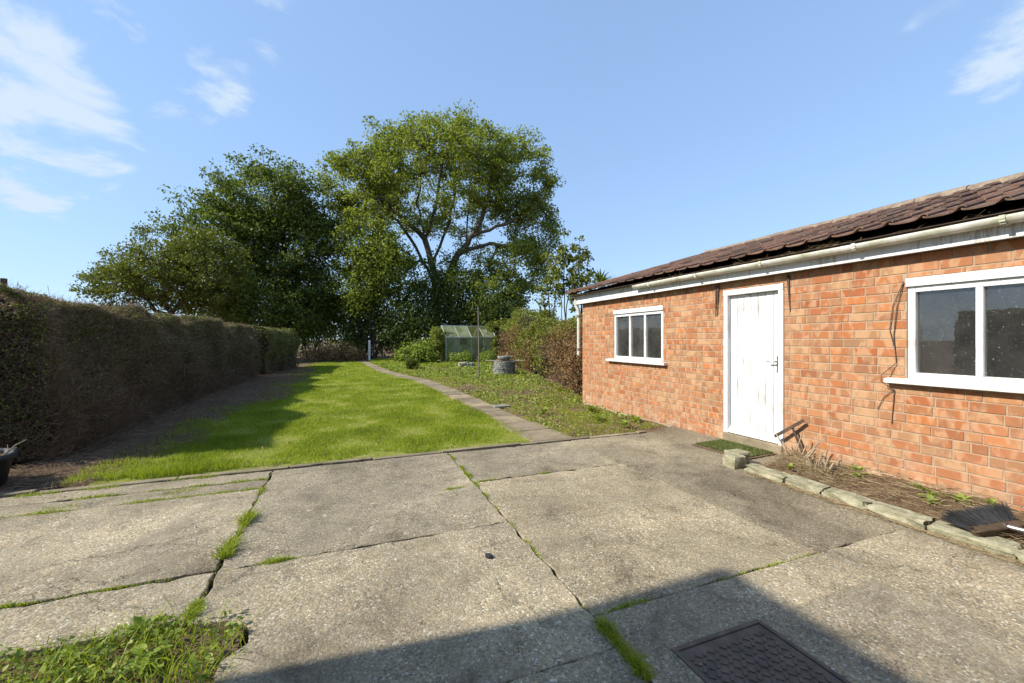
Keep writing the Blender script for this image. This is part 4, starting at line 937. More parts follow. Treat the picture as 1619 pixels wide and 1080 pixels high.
# ------------------------------------------------------------------ hedges
def hedge(name, label, line, half, hgt, seed, leaf_m, twig_m, face, n_leaf, n_twig, leaf_s, top_bias, bump=.12, bottom=.0, inset=.12, pw=1.5, flush=.05, tw=.0026, green=True):
    """clipped hedge: lumpy dark core, twigs and leaves over its faces. line = [(x, y)], half = half width"""
    r = np.random.default_rng(seed)
    root = tag(empty(name, (line[0][0], line[0][1], 0)), label, 'hedge')
    pts = [Vector(p) for p in line]; seg = [(b-a).length for a, b in zip(pts, pts[1:])]; Lt = sum(seg)
    cum = np.cumsum([0]+seg)
    xs = np.array([p.x for p in pts]); ys = np.array([p.y for p in pts])
    def at(s, side, z):
        x = np.interp(s, cum, xs); y = np.interp(s, cum, ys)
        s2 = np.minimum(s+.05, Lt); s1 = np.maximum(s-.05, 0)
        dx = np.interp(s2, cum, xs)-np.interp(s1, cum, xs); dy = np.interp(s2, cum, ys)-np.interp(s1, cum, ys); l = np.hypot(dx, dy)+1e-9
        return np.stack([x + dy/l*side, y - dx/l*side, z], 1)
    o = np.array(root.location)
    H = lambda s: hgt(s) if callable(hgt) else np.full_like(s, hgt)
    def bumpv(s, k): return np.array([mnoise.fractal(Vector((a*.9+seed, k_*1.3, seed*.7)), 1.0, 2.0, 3) for a, k_ in zip(s, k)])
    # section parameter u in 0..1 runs foot -> shoulder -> top -> shoulder -> foot
    def section(u):
        side = np.where(u < .4, 1.0, np.where(u > .6, -1.0, 1-(u-.4)/.2*2)); z = np.where(u < .4, u/.4, np.where(u > .6, (1-u)/.4, 1.0))
        rnd_ = 1-.30*np.clip((z-.62)/.38, 0, 1)**2
        z = np.where((u > .4) & (u < .6), 1.0+.045*np.sin((u-.4)/.2*np.pi), z*(1-.035*np.clip((z-.8)/.2, 0, 1)*0))
        return side*rnd_, z
    ns = max(8, int(Lt/.16)); nu = 34
    S_, U_ = np.meshgrid(np.linspace(0, Lt, ns), np.linspace(0, 1, nu)); S_ = S_.ravel(); U_ = U_.ravel()
    sd, z = section(U_); bv = bumpv(S_, U_*5)
    hv = half(S_) if callable(half) else half
    cv = at(S_, sd*(hv-inset)+np.sign(sd)*bv*bump, np.maximum(bottom, z*(H(S_)-inset)+bv*bump*.7*(z > .5))) - o
    q = np.array([(j*ns+i, j*ns+i+1, (j+1)*ns+i+1, (j+1)*ns+i) for j in range(nu-1) for i in range(ns-1)])
    caps = [tuple(j*ns for j in range(nu)), tuple(j*ns+ns-1 for j in range(nu))]
    me = np_mesh('branches', cv, quads=np.concatenate([q, np.array([[j*ns, (j+1)*ns, (nu-2-j)*ns, (nu-1-j)*ns] for j in range(nu//2-1)]), np.array([[j*ns+ns-1, (j+1)*ns+ns-1, (nu-2-j)*ns+ns-1, (nu-1-j)*ns+ns-1] for j in range(nu//2-1)])]), smooth=True)
    link('branches', me, M['hedgecore'], root)  # inner branches as one solid core, coloured dark for the shade inside
    def surf(n, lowtop, leafy=False):
        s = Lt*r.random(n)**pw
        u = np.where(r.random(n) < lowtop, r.uniform(.34, .66, n), (.42*r.random(n)**(.42 if leafy else 1.15)) if face == 1 else r.uniform(.0, 1, n))
        sd, z = section(u); b = bumpv(s, u*5); hv = half(s) if callable(half) else half
        inn = np.abs(r.normal(0, flush, n))-flush*.5*(r.random(n) < .2)
        P = at(s, sd*(hv-inn)+np.sign(sd)*b*bump, np.maximum(bottom+.02, z*(H(s)-inn*.6)+b*bump*.7*(z > .5))) - o
        return P, s, u, sd, z
    P, s, u, sd, z = surf(n_leaf, top_bias, green)
    # end face
    ne = n_leaf//18; ez = r.random(ne)**.7; es = r.uniform(-1, 1, ne); hv0 = float(half(np.zeros(1))[0]) if callable(half) else half
    E = at(np.zeros(ne), es*hv0, ez*H(np.zeros(ne))*.99) - o; tdir = np.array([pts[1].x-pts[0].x, pts[1].y-pts[0].y, 0])/seg[0]
    E -= tdir*(.05+.06*r.random((ne, 1)))
    dist = np.concatenate([s, np.zeros(ne)]); P = np.concatenate([P, E])
    size = leaf_s*(1+dist*.09)
    tag(link('foliage', leaf_mesh('foliage', P, size, .6, .4, None, r), M[leaf_m], root), kind='stuff')
    if n_twig:
        P, s, u, sd, z = surf(n_twig, .12)
        d = unit(np.stack([np.sign(sd)*.55+r.normal(0, .35, n_twig), r.normal(-.25, .55, n_twig), r.normal(.25, .45, n_twig)], 1))
        L = (.10+.16*r.random(n_twig))[:, None]
        ne = n_twig//9; E = at(np.zeros(ne), r.uniform(-1, 1, ne)*hv0, r.random(ne)*H(np.zeros(ne))*.98) - o - tdir*(.06*r.random((ne, 1)))
        dE = unit(-tdir*.5 + r.normal(0, .5, (ne, 3))); P = np.concatenate([P, E]); d = np.concatenate([d, dE]); s = np.concatenate([s, np.zeros(ne)]); L = np.concatenate([L, (.10+.16*r.random(ne))[:, None]])
        tag(link('twigs', twig_mesh('twigs', P-d*L*.6, P+d*L*.5, tw*(1+s*.12)*r.uniform(.5, 1.3, len(s)), None, r), M[twig_m], root), kind='stuff')
    return root
hl = [(-3.60, 6.1), (-3.62, 9), (-3.58, 13), (-3.62, 17.5)]
hedge('clipped_hedge', 'long tall clipped hedge with brown twiggy face, running along the shaded lawn edge', hl, lambda s: .60+.05*np.sin(s*.9), lambda s: 1.72+.04*np.sin(s*1.1)+.02*np.sin(s*3.7), 41, 'privet', 'twig', 1, 62000, 46000, .030, .50, .17)
hedge('clipped_hedge', 'short lower green-topped hedge beyond the long clipped hedge', [(-3.35, 17.8), (-3.1, 20.5), (-2.9, 23)], .65, 1.72, 42, 'privet', 'twig', 1, 15000, 5000, .06, .5, .15)
hedge('neighbour_hedge', 'dark hedge set back beside the brick house', [(-5.8, -2), (-5.6, 2.0), (-5.5, 5.8)], .45, 1.95, 43, 'privet', 'twig', 2, 9000, 3000, .06, .3, .1)
hedge('overgrown_hedge', 'overgrown brown and green hedge from the outbuilding corner to the greenhouse', [(5.75, 7.95), (6.3, 10.5), (7.0, 13.5), (7.9, 17)], lambda s: .75+.12*np.sin(s*1.4), lambda s: 1.80+.13*np.sin(s*1.1+1), 44, 'bramble', 'twig', 1, 42000, 14000, .05, .42, .32, inset=.32, pw=1.0, flush=.10, green=False)
hedge('overgrown_hedge', 'taller golden green hedge behind the round stone planter and greenhouse', [(8.0, 16.8), (9.2, 21), (10.0, 25), (10.2, 29)], lambda s: .95+.15*np.sin(s*1.1), lambda s: 2.25+.28*np.sin(s*.75+.4), 45, 'bramble', 'twig', 1, 30000, 6000, .075, .45, .4, inset=.4, pw=1.0, flush=.14, green=False)

# ------------------------------------------------------------------ shrubs and trees
def shrub(name, label, cat, blobs, n, size, mat, seed, stems=6, shell=.5, aspect=.55, tips=0, bark='bark_dark'):
    """blobs: (world centre, (rx, ry, rz), weight)"""
    r = np.random.default_rng(seed)
    cx = sum(b[0].x*b[2] for b in blobs)/sum(b[2] for b in blobs); cy = sum(b[0].y*b[2] for b in blobs)/sum(b[2] for b in blobs)
    root = tag(empty(name, (cx, cy, 0)), label, cat); o = np.array((cx, cy, 0))
    wts = np.array([b[2]*max(b[1])**2 for b in blobs]); wts = wts/wts.sum(); PP = []; RR = []
    for (c, rad, w), f in zip(blobs, wts):
        k = int(n*f); nc = max(10, k//45); d = unit(r.normal(size=(nc, 3))); rr = (shell+(1-shell)*r.random(nc))[:, None]
        cl = np.array(c) + d*rr*np.array(rad)*(1+.18*r.normal(size=(nc, 1)))
        idx = r.integers(0, nc, k); sp = np.mean(rad)*.17
        PP.append(cl[idx]+r.normal(size=(k, 3))*sp); RR.append(np.clip(r.random(k)*.75+.25*r.random(nc)[idx], 0, 1))
    P = np.concatenate(PP); R_ = np.concatenate(RR); k = P[:, 2] > .02; P = P[k]; R_ = R_[k]
    tag(link('foliage', leaf_mesh('foliage', P-o, size, aspect, .3, R_, r), M[mat], root), kind='stuff')
    m = MB(); rs_ = random.Random(seed)
    for k in range(stems):
        c, rad, w = blobs[k % len(blobs)]; e = Vector(c)+Vector((rs_.uniform(-.5, .5)*rad[0], rs_.uniform(-.5, .5)*rad[1], rs_.uniform(0, .7)*rad[2]))-Vector(o)
        b = Vector((rs_.uniform(-.3, .3)*rad[0]*.5, rs_.uniform(-.3, .3)*rad[1]*.5, -.1)); mid = b.lerp(e, .5)+Vector((rs_.uniform(-.2, .2), rs_.uniform(-.2, .2), .2))*rad[2]*.3
        rr = .012*max(1, rad[2]*1.2); m.tube([b, mid, e], [rr*1.5, rr, rr*.4], 6, False)
    m.build('stems', M[bark], root)
    return root
def E(px, py, Z, rx, ry, w=1.0, dep=None):
    """ellipsoid whose outline in the photo is centred at px, py with radii rx, ry px when it stands at depth Z"""
    s = Z/FPX; a = rx*s; return (WD(px, py, Z), (a, a if dep is None else dep, ry*s), w)

def tree(name, label, base, trunk, blobs, n_clump, n_leaf, size, mat, bark, seed, r0, spread=.5, inner=.45, ex=.48, minr=.014):
    r = np.random.default_rng(seed)
    root = tag(empty(name, (base.x, base.y, 0)), label, 'tree'); o = np.array((base.x, base.y, 0.0))
    nodes = []; par = []
    for st in trunk:                                     # stems: polylines of world points; first point joins the nearest existing node
        p0 = np.array(st[0]); pr = -1
        if nodes: dd = np.linalg.norm(np.array(nodes)-p0, axis=1); pr = int(dd.argmin())
        prev = pr
        for a, b in zip(st, st[1:]):
            a = np.array(a); b = np.array(b); k = max(1, int(np.linalg.norm(b-a)/.7))
            for i in range(k):
                if i == 0 and a is not None and prev == -1: nodes.append(a); par.append(-1); prev = 0
                q = a+(b-a)*(i+1)/k + r.normal(0, .05, 3); nodes.append(q); par.append(prev); prev = len(nodes)-1
    ntr = len(nodes)
    wts = np.array([b[2]*b[1][0]*b[1][2] for b in blobs]); wts = wts/wts.sum(); A = []
    for (c, rad, w), f in zip(blobs, wts):
        k = int(n_clump*f)+1; d = unit(r.normal(size=(k, 3))); rr = inner+(1-inner)*r.random(k)**.55
        A.append(np.array(c)+d*rr[:, None]*np.array(rad)*(1+.07*r.normal(size=(k, 1))))
    A = np.concatenate(A); A = A[A[:, 2] > .6]
    T = np.array(nodes)
    order = np.argsort([np.linalg.norm(T-a, axis=1).min() for a in A])
    term = []
    for i in order:
        a = A[i]; N = np.array(nodes); d = np.linalg.norm(N-a, axis=1)
        cost = d + .35*np.maximum(0, N[:, 2]-a[2]) + .12*np.maximum(0, .8-(a[2]-N[:, 2]))
        j = int(cost.argmin()); L = d[j]; k = max(1, int(L/.75)); p0 = N[j]; prev = j
        side = r.normal(0, .10, 3)*L; side[2] += .06*L
        for m_ in range(k):
            t = (m_+1)/k; q = p0+(a-p0)*t + side*math.sin(math.pi*t) + r.normal(0, .04, 3)*(t < 1)
            nodes.append(q); par.append(prev); prev = len(nodes)-1
        term.append(prev)
    N = np.array(nodes); par = np.array(par); cnt = np.zeros(len(N)); cnt[term] += 1
    for i in range(len(N)-1, 0, -1):
        if par[i] >= 0: cnt[par[i]] += cnt[i]
    cnt = np.maximum(cnt, .6); rad = np.maximum(minr, r0*(cnt/cnt[0])**ex)
    # branch tubes
    e = np.array([(par[i], i) for i in range(len(N)) if par[i] >= 0]); p = N[e[:, 0]]; q = N[e[:, 1]]
    d = unit(q-p); s = unit(np.cross(d, np.array([.3, .2, 1.0])+0*d)); t = np.cross(s, d); ns = 6; V = []
    ra = np.minimum(rad[e[:, 0]], rad[e[:, 1]]*1.35)
    for P_, R_ in ((p, ra), (q+d*.02, rad[e[:, 1]])):
        for k in range(ns):
            an = 2*math.pi*k/ns; V.append(P_+(s*math.cos(an)+t*math.sin(an))*R_[:, None])
    V = np.stack(V, 1).reshape(-1, 3)-o; i = np.arange(len(e))[:, None]*2*ns
    Q = np.concatenate([i+np.array([k, (k+1) % ns, ns+(k+1) % ns, ns+k]) for k in range(ns)])
    link('trunk', np_mesh('trunk', V, quads=Q, smooth=True), M[bark], root)
    # leaves in clumps round the branch tips
    tc = N[term]; per = max(1, n_leaf//len(tc)); idx = np.repeat(np.arange(len(tc)), per)
    csz = r.uniform(.6, 1.25, len(tc))[idx][:, None]
    gz = r.normal(size=(len(idx), 3)); ln = np.linalg.norm(gz, axis=1, keepdims=True); gz *= np.minimum(1, 1.75/ln)
    P = tc[idx] + gz*np.array([spread, spread, spread*.62])*csz - o
    tw = np.unique(r.integers(0, len(P), len(P)//5)); ctr = tc[idx][tw]-o
    tag(link('twigs', twig_mesh('twigs', ctr+(P[tw]-ctr)*.05, P[tw], minr*.35, None, r), M[bark], root), kind='stuff')
    rn = np.clip(.7*r.random(len(idx))+.3*r.random(len(tc))[idx], 0, 1)
    tag(link('crown', leaf_mesh('crown', P, size, .6, .35, rn, r), M[mat], root), kind='stuff')
    return root

Zb = 33.0
base = WD(688, 540, Zb); base.z = 0
tree('ash_tree', 'tallest broad tree with open spreading limbs and sunlit yellow green crown', base,
     [[base, WD(690, 480, Zb), WD(684, 418, Zb), WD(672, 378, Zb), WD(660, 320, Zb+.5), WD(668, 265, Zb)],
      [WD(690, 470, Zb), WD(725, 402, Zb-.8), WD(756, 360, Zb-1), WD(775, 300, Zb-1), WD(780, 255, Zb)],
      [WD(672, 378, Zb), WD(620, 330, Zb-1.5), WD(570, 290, Zb-2)],
      [WD(684, 418, Zb), WD(712, 350, Zb+1), WD(722, 290, Zb+1.5), WD(730, 245, Zb+1)],
      [WD(745, 372, Zb-1), WD(800, 355, Zb-1.5), WD(845, 330, Zb-1)], [WD(690, 450, Zb), WD(655, 390, Zb+1), WD(630, 350, Zb+1.5), WD(600, 330, Zb+1)], [WD(735, 390, Zb-.8), WD(740, 330, Zb), WD(745, 270, Zb+1)], [WD(725, 402, Zb-.8), WD(775, 385, Zb), WD(830, 395, Zb)], [WD(672, 378, Zb), WD(690, 320, Zb-1), WD(700, 250, Zb-1)]],
     [E(690, 290, Zb, 135, 85, 1.0), E(570, 295, Zb-1, 66, 55, 1.1), E(735, 238, Zb, 90, 40, 1.2), E(820, 285, Zb, 55, 72, 1.1), E(845, 360, Zb, 38, 60, 1.2), E(815, 425, Zb-1, 55, 42, 1.1), E(580, 385, Zb-3, 48, 55, 1.3), E(640, 248, Zb, 60, 40, 1.0), E(740, 430, Zb+1, 60, 40, .3), E(540, 345, Zb-1, 35, 40, .9), E(625, 440, Zb-2.5, 45, 45, .8), E(775, 470, Zb-1, 60, 42, .8), E(560, 450, Zb-3, 45, 45, .8)],
     1250, 98000, .20, 'ash', 'bark', 51, .38, .44, .55, ex=.45, minr=.020)
Zl = 30.0; base = WD(452, 545, Zl); base.z = 0
tree('dark_tree', 'dense dark green rounded tree next to the tallest tree', base,
     [[base, WD(452, 480, Zl), WD(450, 400, Zl), WD(438, 330, Zl), WD(432, 285, Zl)], [WD(452, 470, Zl), WD(400, 400, Zl-1), WD(370, 350, Zl-1)], [WD(452, 440, Zl), WD(490, 390, Zl+1), WD(500, 350, Zl)]],
     [E(425, 320, Zl, 88, 58, 1.1), E(365, 385, Zl-1, 85, 75, 1.0), E(460, 400, Zl, 75, 85, .9), E(440, 480, Zl, 95, 55, .9), E(500, 370, Zl, 38, 50, .7)],
     820, 58000, .21, 'oak', 'bark_dark', 52, .34, .50, .35)
Zh = 24.0; base = WD(262, 560, Zh); base.z = 0
tree('hazel_tree', 'low spreading tree with loose twigs reaching over the long clipped hedge', base,
     [[base, WD(265, 500, Zh), WD(255, 440, Zh)], [WD(265, 510, Zh), WD(310, 440, Zh), WD(325, 390, Zh)], [WD(262, 505, Zh), WD(205, 445, Zh), WD(160, 412, Zh)]],
     [E(255, 440, Zh, 75, 52, 1.1), E(325, 430, Zh, 60, 65, 1.0), E(190, 455, Zh, 45, 35, .8), E(170, 425, Zh, 42, 34, .16), E(235, 372, Zh, 22, 26, .25)],
     520, 30000, .15, 'hazel', 'bark_dark', 53, .17, .32, .35, minr=.010)
# saplings by the outbuilding
for k, (px_, top, Z, w, lab, n) in enumerate(((868, 402, 19, 12, 'thin yellowing sapling with sparse leaves beyond the overgrown hedge', 650), (893, 352, 21, 14, 'tallest slender upright sapling beyond the overgrown hedge', 1500), (918, 372, 20.5, 12, 'slender sapling close to the cordyline behind the outbuilding', 1100))):
    base = WD(px_, 545, Z); base.z = 0; tp = WD(px_-2, top, Z)
    tree('sapling', lab, base, [[base, base.lerp(tp, .5)+Vector((.05, 0, 0)), tp], [base.lerp(tp, .25), WD(px_-w, (537+top)/2-10, Z)], [base.lerp(tp, .3), WD(px_+w, (537+top)/2-25, Z)]],
         [E(px_, top+30, Z, w*.6, 34, .8), E(px_-w*.7, (537+top)/2, Z, w*.8, 42, 1), E(px_+w*.8, (537+top)/2-15, Z, w*.8, 42, 1)], 26+8*k, n, .17, 'hazel' if k else 'bramble', 'bark_dark', 70+k, .045, .17, .3, minr=.008)
# cordyline behind the roof
base = WD(950, 500, 15.5); base.z = 0; cz = WD(950, 447, 15.5).z
co = tag(empty('cordyline', base), 'spiky palm-like cordyline showing above the outbuilding eaves', 'palm')
m = MB(); m.tube([(0, 0, -.1), (.03, 0, cz*.5), (0, 0, cz)], [.10, .075, .06], 8); m.build('trunk', M['bark'], co)
n = 150; d = unit(np.stack([RNG.normal(0, 1, n), RNG.normal(0, 1, n), RNG.normal(.55, .6, n)], 1)); P0 = np.tile([0, 0, cz], (n, 1)); s = unit(np.cross(d, [0, 0, 1.0]+0*d))*.022
L = RNG.uniform(.5, .75, n)[:, None]; mid = P0+d*L*.6; tip = P0+d*L+np.array([0, 0, -.10])
v = np.stack([P0-s, P0+s, mid+s, mid-s, tip], 1).reshape(-1, 3); i = np.arange(n)[:, None]*5
tag(link('crown', np_mesh('crown', v, quads=i+np.array([0, 1, 2, 3]), tris=i+np.array([3, 2, 4]), rnd=np.repeat(RNG.random(n), 5)), M['oak'], co), kind='stuff')

# undergrowth closing the end of the garden
Zu = 29.5
shrub('ivy_bush', 'dark ivy-covered bush rising behind the greenhouse', 'bush', [E(800, 488, 30, 34, 40, 1), E(770, 500, 30, 40, 45, .8)], 9000, .2, 'ivy', 81)
shrub('elder_bush', 'leafy sunlit bush with drooping branches below the tallest tree', 'bush', [E(600, 420, 29, 45, 55, 1), E(572, 470, 29, 40, 40, .7)], 10000, .2, 'ash', 82, 8, .35)
shrub('holly_bush', 'dark dense bush straight behind the white post', 'bush', [E(590, 520, Zu+1.5, 45, 55, 1), E(560, 500, Zu+2, 45, 50, .8)], 10000, .19, 'ivy', 83)
shrub('laurel_bush', 'dark bush between the white post and the greenhouse', 'bush', [E(650, 505, Zu, 48, 58, 1), E(690, 480, Zu+1.5, 45, 50, .9)], 11000, .2, 'ivy', 84)
shrub('elder_bush', 'dark mid green bush under the dark rounded tree', 'bush', [E(470, 505, Zu, 48, 52, 1), E(520, 480, Zu+1, 40, 55, .8)], 10000, .2, 'oak', 85)
shrub('elder_bush', 'dark bush in the gap between the dark tree and the long hedge', 'bush', [E(395, 490, 27, 50, 42, 1), E(340, 480, 27, 45, 36, .8)], 9000, .19, 'oak', 86)
shrub('laurel_bush', 'broad dark bush at the trunk of the tallest tree behind the greenhouse', 'bush', [E(735, 475, 31.5, 45, 55, 1), E(700, 430, 32, 35, 35, .5)], 9000, .2, 'oak', 87)
shrub('bramble_thicket', 'pale leafy bramble thicket spilling out beside the greenhouse', 'bush', [E(665, 558, 24, 32, 15, 1), E(640, 563, 22.5, 20, 9, .6), E(690, 540, 24.6, 9, 22, .7)], 6500, .13, 'weed', 88, 8, .3, .7)
shrub('grass_clump', 'dark rounded grassy clump beside the bend in the path', 'bush', [(W(653, 584)+Vector((0, 0, .2)), (.34, .3, .3), 1)], 2600, .12, 'hazel', 89, 3, .3, .2)
shrub('bramble_thicket', 'brown dead bramble heap under the dark tree by the lawn end', 'bush', [E(545, 562, 26.5, 32, 14, 1), E(505, 563, 27, 30, 13, .8)], 4500, .15, 'dead', 90, 6, .3)
shrub('dead_bush', 'rust brown dead bush against the overgrown hedge next to the downpipe', 'bush', [(Vector((5.2, 8.6, .75)), (.55, .6, .75), 1), (Vector((5.5, 9.8, .9)), (.6, .7, .8), .9), (Vector((5.0, 8.1, .35)), (.4, .4, .4), .5)], 15000, .06, 'dead', 91, 14, .35, .4)
shrub('dead_bush', 'tangle of brown stems behind the round stone planter', 'bush', [(Vector((7.6, 18.2, 1.0)), (.9, .9, 1.0), 1), (Vector((6.9, 15.6, .7)), (.6, .6, .7), .7)], 7500, .09, 'dead', 92, 10, .35, .4)
shrub('bramble_bush', 'yellow green bramble mound where the two overgrown hedges meet', 'bush', [(Vector((7.35, 16.5, .95)), (.75, .8, .95), 1), (Vector((6.75, 13.2, .8)), (.5, .9, .85), .8), (Vector((7.1, 14.9, 1.0)), (.5, .8, .9), .7)], 12000, .08, 'bramble', 95, 8, .4)
shrub('nettle_patch', 'loose pale weeds growing up in front of the greenhouse', 'bush', [E(728, 566, 23.6, 22, 8, 1), E(770, 565, 23.8, 20, 9, .8)], 2200, .10, 'weed', 96, 5, .3)
shrub('vine', 'vine smothering the near end of the greenhouse', 'vine', [E(690, 548, 24.0, 10, 22, 1), E(698, 525, 24.2, 10, 12, .6), E(775, 520, 25.0, 12, 10, .8), E(783, 548, 24.9, 6, 20, .5)], 3200, .12, 'bramble', 93, 5, .3)
# far hedge line closing the view, seen only through gaps
shrub('field_hedge', 'distant dark hedgerow glimpsed between the trunks at the garden end', 'hedge', [E(px_, 520, 44, 75, 30, 1) for px_ in (330, 440, 550, 660, 770)], 9000, .4, 'oak', 94, 5, .5)

# ------------------------------------------------------------------ garden things
# greenhouse
Ag = W(705, 573); Bg = WD(784, 570, 25.3); Bg.z = 0
gd = (Bg-Ag); Lg = gd.length; gd.normalize(); gn = Vector((-gd.y, gd.x, 0)); Wg = 1.95
gh = tag(empty('greenhouse', Ag), 'small old aluminium greenhouse with green algae-stained glass', 'greenhouse')
gh.rotation_euler[2] = math.atan2(gd.y, gd.x); he, hr = 1.45, 2.15
gm = MB(); bw = .018
def bar(m, a, b, w=bw): m.tube([a, b], w, 4, True, False)
for x in (0, Lg):
    for y in (0, Wg): bar(gm, (x, y, 0), (x, y, he), .024)
    bar(gm, (x, 0, he), (x, Wg/2, hr), .024); bar(gm, (x, Wg, he), (x, Wg/2, hr), .024); bar(gm, (x, 0, .03), (x, Wg, .03), .024)
for y in (0, Wg): bar(gm, (0, y, he), (Lg, y, he), .026); bar(gm, (0, y, .03), (Lg, y, .03), .026)
bar(gm, (0, Wg/2, hr), (Lg, Wg/2, hr), .026)
gm.build('frame', M['alu'], gh)
nb_ = 4
for k in range(1, nb_):
    x = Lg*k/nb_; m = MB()
    for y in (0, Wg): bar(m, (x, y, .04), (x, y, he-.01), .012); bar(m, (x, y, he+.01), (x, Wg/2, hr-.01), .014)
    m.build('glazing_bar', M['alu'], gh)
m = MB(); bar(m, (Lg*.72, -.01, .1), (Lg*.92, -.01, he-.1), .01); m.build('brace', M['alu'], gh)
def quadpane(name, a, b, c, d, mat=None):
    a, b, c, d = map(Vector, (a, b, c, d)); nrm = (b-a).cross(d-a).normalized()*.002; m = MB()
    m.add([p-nrm for p in (a, b, c, d)]+[p+nrm for p in (a, b, c, d)], [(3,2,1,0),(4,5,6,7),(0,1,5,4),(1,2,6,5),(2,3,7,6),(3,0,4,7)])
    m.build(name, M['algae'] if mat is None else mat, gh)
for k in range(nb_):
    x0, x1 = Lg*k/nb_+.02, Lg*(k+1)/nb_-.02
    quadpane('pane', (x0, .005, .05), (x1, .005, .05), (x1, .005, he-.03), (x0, .005, he-.03)); quadpane('pane', (x0, Wg-.005, .05), (x1, Wg-.005, .05), (x1, Wg-.005, he-.03), (x0, Wg-.005, he-.03))
    f = .03
    if k < 2: quadpane('pane', (x0, f, he+.02), (x1, f, he+.02), (x1, Wg/2-f, hr-.02), (x0, Wg/2-f, hr-.02))
    elif k == 3: quadpane('pane', (x0, f, he+.02), (x1, f, he+.02), (x1, Wg/2-f-.3, hr-.23), (x0, Wg/2-f-.3, hr-.23))
    quadpane('pane', (x0, Wg-f, he+.02), (x1, Wg-f, he+.02), (x1, Wg/2+f, hr-.02), (x0, Wg/2+f, hr-.02))
for x in (.0, Lg):
    quadpane('pane', (x, .04, .05), (x, Wg/2-.02, .05), (x, Wg/2-.02, he), (x, .04, he)); 
quadpane('pane', (Lg*.27, -.006, he-.42), (Lg*.42, -.006, he-.42), (Lg*.42, -.006, he-.10), (Lg*.27, -.006, he-.10), M['glass'])
# washing line post
p = W(757, 598); m = MB(); m.tube([(0, 0, -.1), (.0, 0, 1.2), (-.02, 0, 2.42)], [.024, .023, .021], 10)
post = tag(empty('washing_post', (p.x, p.y, 0)), 'tall thin rusty metal washing line post standing in the rough grass', 'post')
m.build('pole', M['rust'], post)
m = MB(); m.tube([(-.02, 0, 2.34), (-.02, 0, 2.37)], .036, 10); m.tube([(-.06, 0, 2.35), (.05, 0, 2.35)], .008, 6); m.build('hook', M['rust'], post)
# round stone planter (old well head) with board and bowl
p = W(797, 592); pl = tag(empty('round_planter', (p.x, p.y, 0)), 'round planter of stacked grey stones with a plank across its top', 'planter')
m = MB(); rs = random.Random(14); rad = .43
for c in range(7):
    n = 15; off = rs.uniform(0, 1); zb = c*.072
    for k in range(n):
        a0 = 2*math.pi*(k+off+.04)/n; a1 = 2*math.pi*(k+1+off-.04)/n; r1 = rad+rs.uniform(-.018, .014); r2 = rad-.13; z0 = zb+rs.uniform(0, .004); z1 = zb+.066+rs.uniform(-.004, .004)
        q = [(r2, a0), (r1, a0), (r1, (a0+a1)/2), (r1, a1), (r2, a1)]; vs = [(r_*math.cos(a), r_*math.sin(a), z) for z in (z0, z1) for r_, a in q]
        m.add(vs, [(4, 3, 2, 1, 0), (5, 6, 7, 8, 9)]+[(i, (i+1) % 5, 5+(i+1) % 5, 5+i) for i in range(5)])
tag(m.build('stones', M['greystone'], pl), kind='stuff')
m = MB(); m.lathe([(rad-.05, 0), (rad-.05, .48), (0.001, .48)], 20); m.build('filling', M['soil'], pl)
m = MB(); Mt = Matrix.Rotation(-YAW+.06, 4, 'Z'); m.box((-.70, -.15, .506), (.72, .15, .535), Mt); m.build('plank', M['pale_wood'], pl, .004)
bo = tag(empty('bowl', (p.x-.0, p.y, .536)), 'chipped pale bowl with a stick in it on the round stone planter', 'bowl')
m = MB(); m.lathe([(.001, .0), (.19, .0), (.25, .10), (.255, .16), (.235, .16), (.225, .10), (.17, .03), (.001, .03)], 20); m.build('dish', M['greystone'], bo)
m = MB(); m.tube([(.0, 0, .03), (.13, -.05, .30)], .02, 7); m.build('stick', M['pale_wood'], bo)
# rocks by the pole
for k, (px_, py_, s, lab) in enumerate(((732, 581, (.42, .3, .30), 'pale leaning rock in the weeds between greenhouse and washing post'), (744, 581, (.34, .28, .26), 'darker rock next to the pale one near the washing post'))):
    p = W(px_, py_); o = rock('rock', s, 20+k*3, M['stone' if k == 0 else 'greystone'], 4, .5, .5); o.location = (p.x, p.y, s[2]*.32); tag(o, lab, 'rock')
# white gate post at the end of the path
p = W(584, 570); m = MB(); m.box((-.06, -.06, -.1), (.06, .06, 1.22)); m.add([(-.06, -.06, 1.22), (.06, -.06, 1.22), (.06, .06, 1.22), (-.06, .06, 1.22), (0, 0, 1.27)], [(0, 1, 4), (1, 2, 4), (2, 3, 4), (3, 0, 4)])
tag(m.build('gate_post', M['paint'], None, 0, (p.x, p.y, 0)), 'white painted post standing at the far end of the path', 'post')
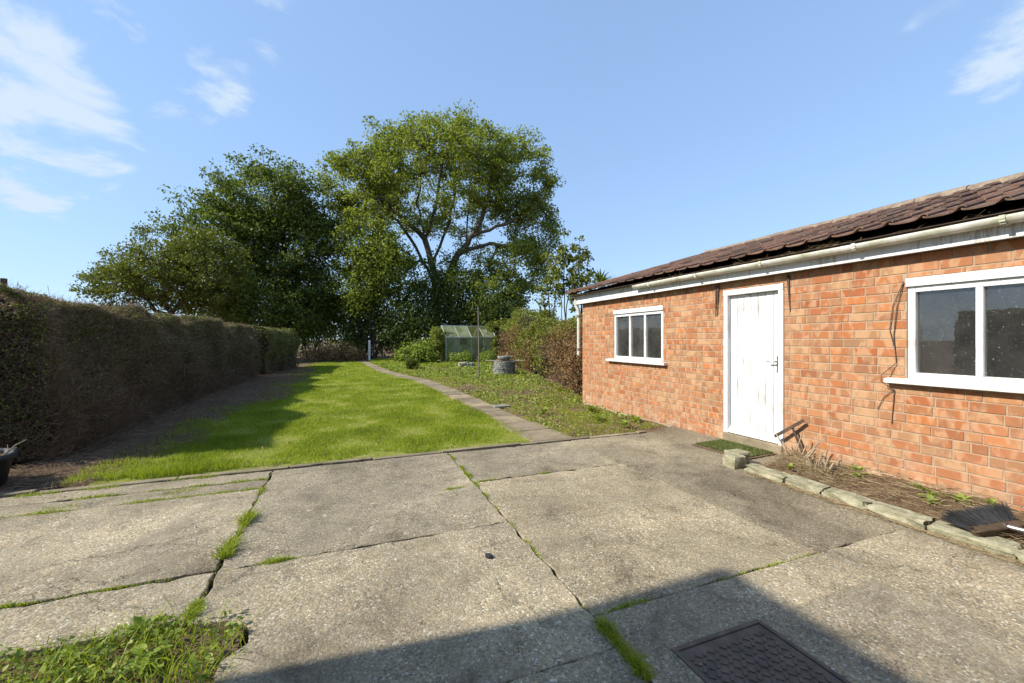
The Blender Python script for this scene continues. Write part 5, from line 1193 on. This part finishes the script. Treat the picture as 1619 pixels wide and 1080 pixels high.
# fence post behind the hedge
q = WD(6, 455, 6.2); m = MB(); m.box((-.028, -.028, -.1), (.028, .028, q.z+.14)); tag(m.build('fence_post', M['dark_wood'], None, .006, (q.x, q.y, 0)), 'dark wooden post sticking up just above the long clipped hedge', 'post')
# black tub and cane
pt = Vector((-3.14, 5.14, 0)); tub = tag(empty('plant_tub', pt), 'black plastic tub in the shade at the end of the long clipped hedge', 'tub')
m = MB(); m.lathe([(.001, .0), (.26, .0), (.30, .23), (.325, .235), (.33, .285), (.305, .285), (.28, .22), (.001, .22)], 28); m.build('pot', M['black'], tub)
m = MB(); m.lathe([(.001, .245), (.284, .245)], 20); m.build('soil', M['soil'], tub)
m = MB(); m.tube([(.10, .14, .2), (.10, .14, .52)], .016, 8); tag(m.build('cane', M['pale_wood'], None, 0, pt), 'pale upright cane standing in the black tub', 'cane')
m = MB(); m.tube([(.20, .12, .23), (.27, .16, .33), (.33, .19, .37)], [.008, .006, .003], 6); m.tube([(.25, .15, .30), (.29, .14, .31)], .003, 5); m.tube([(.23, .14, .27), (.21, .17, .34)], .003, 5)
tag(m.build('dry_twig', M['pale_wood'], None, 0, pt), 'dry pale forked twig sticking out of the black tub', 'twig')

# ------------------------------------------------------------------ the house behind the camera (casts the foreground shadow)
hs = tag(empty('house', (-4.48, 2.32, 0)), 'two storey brick house whose shadow falls on the patio', 'house')
eh = 4.95; m = MB(); m.box((-7, -9, -.09), (0, 0, eh)); m.build('wall', M['brick'], hs)
m = MB(); m.add([(-7.4, -9.4, eh-.1), (.22, -9.4, eh-.1), (.22, .10, eh-.1), (-7.4, .10, eh-.1), (-3.6, -9.4, eh+2.2), (-3.6, .10, eh+2.2)], [(0, 1, 4), (3, 5, 2), (1, 2, 5, 4), (0, 4, 5, 3), (3, 2, 1, 0)]); m.build('roof', M['tile'], hs)
for yy in (-1.6, -4.5):
    for zz in (1.0, 3.2):
        m = MB(); m.box((.002, yy-.6, zz), (.04, yy+.6, zz+1.2)); w_ = m.build('window', M['paint'], hs); m = MB(); m.box((.042, yy-.52, zz+.08), (.048, yy+.52, zz+1.12)); m.build('pane', M['black'], w_)
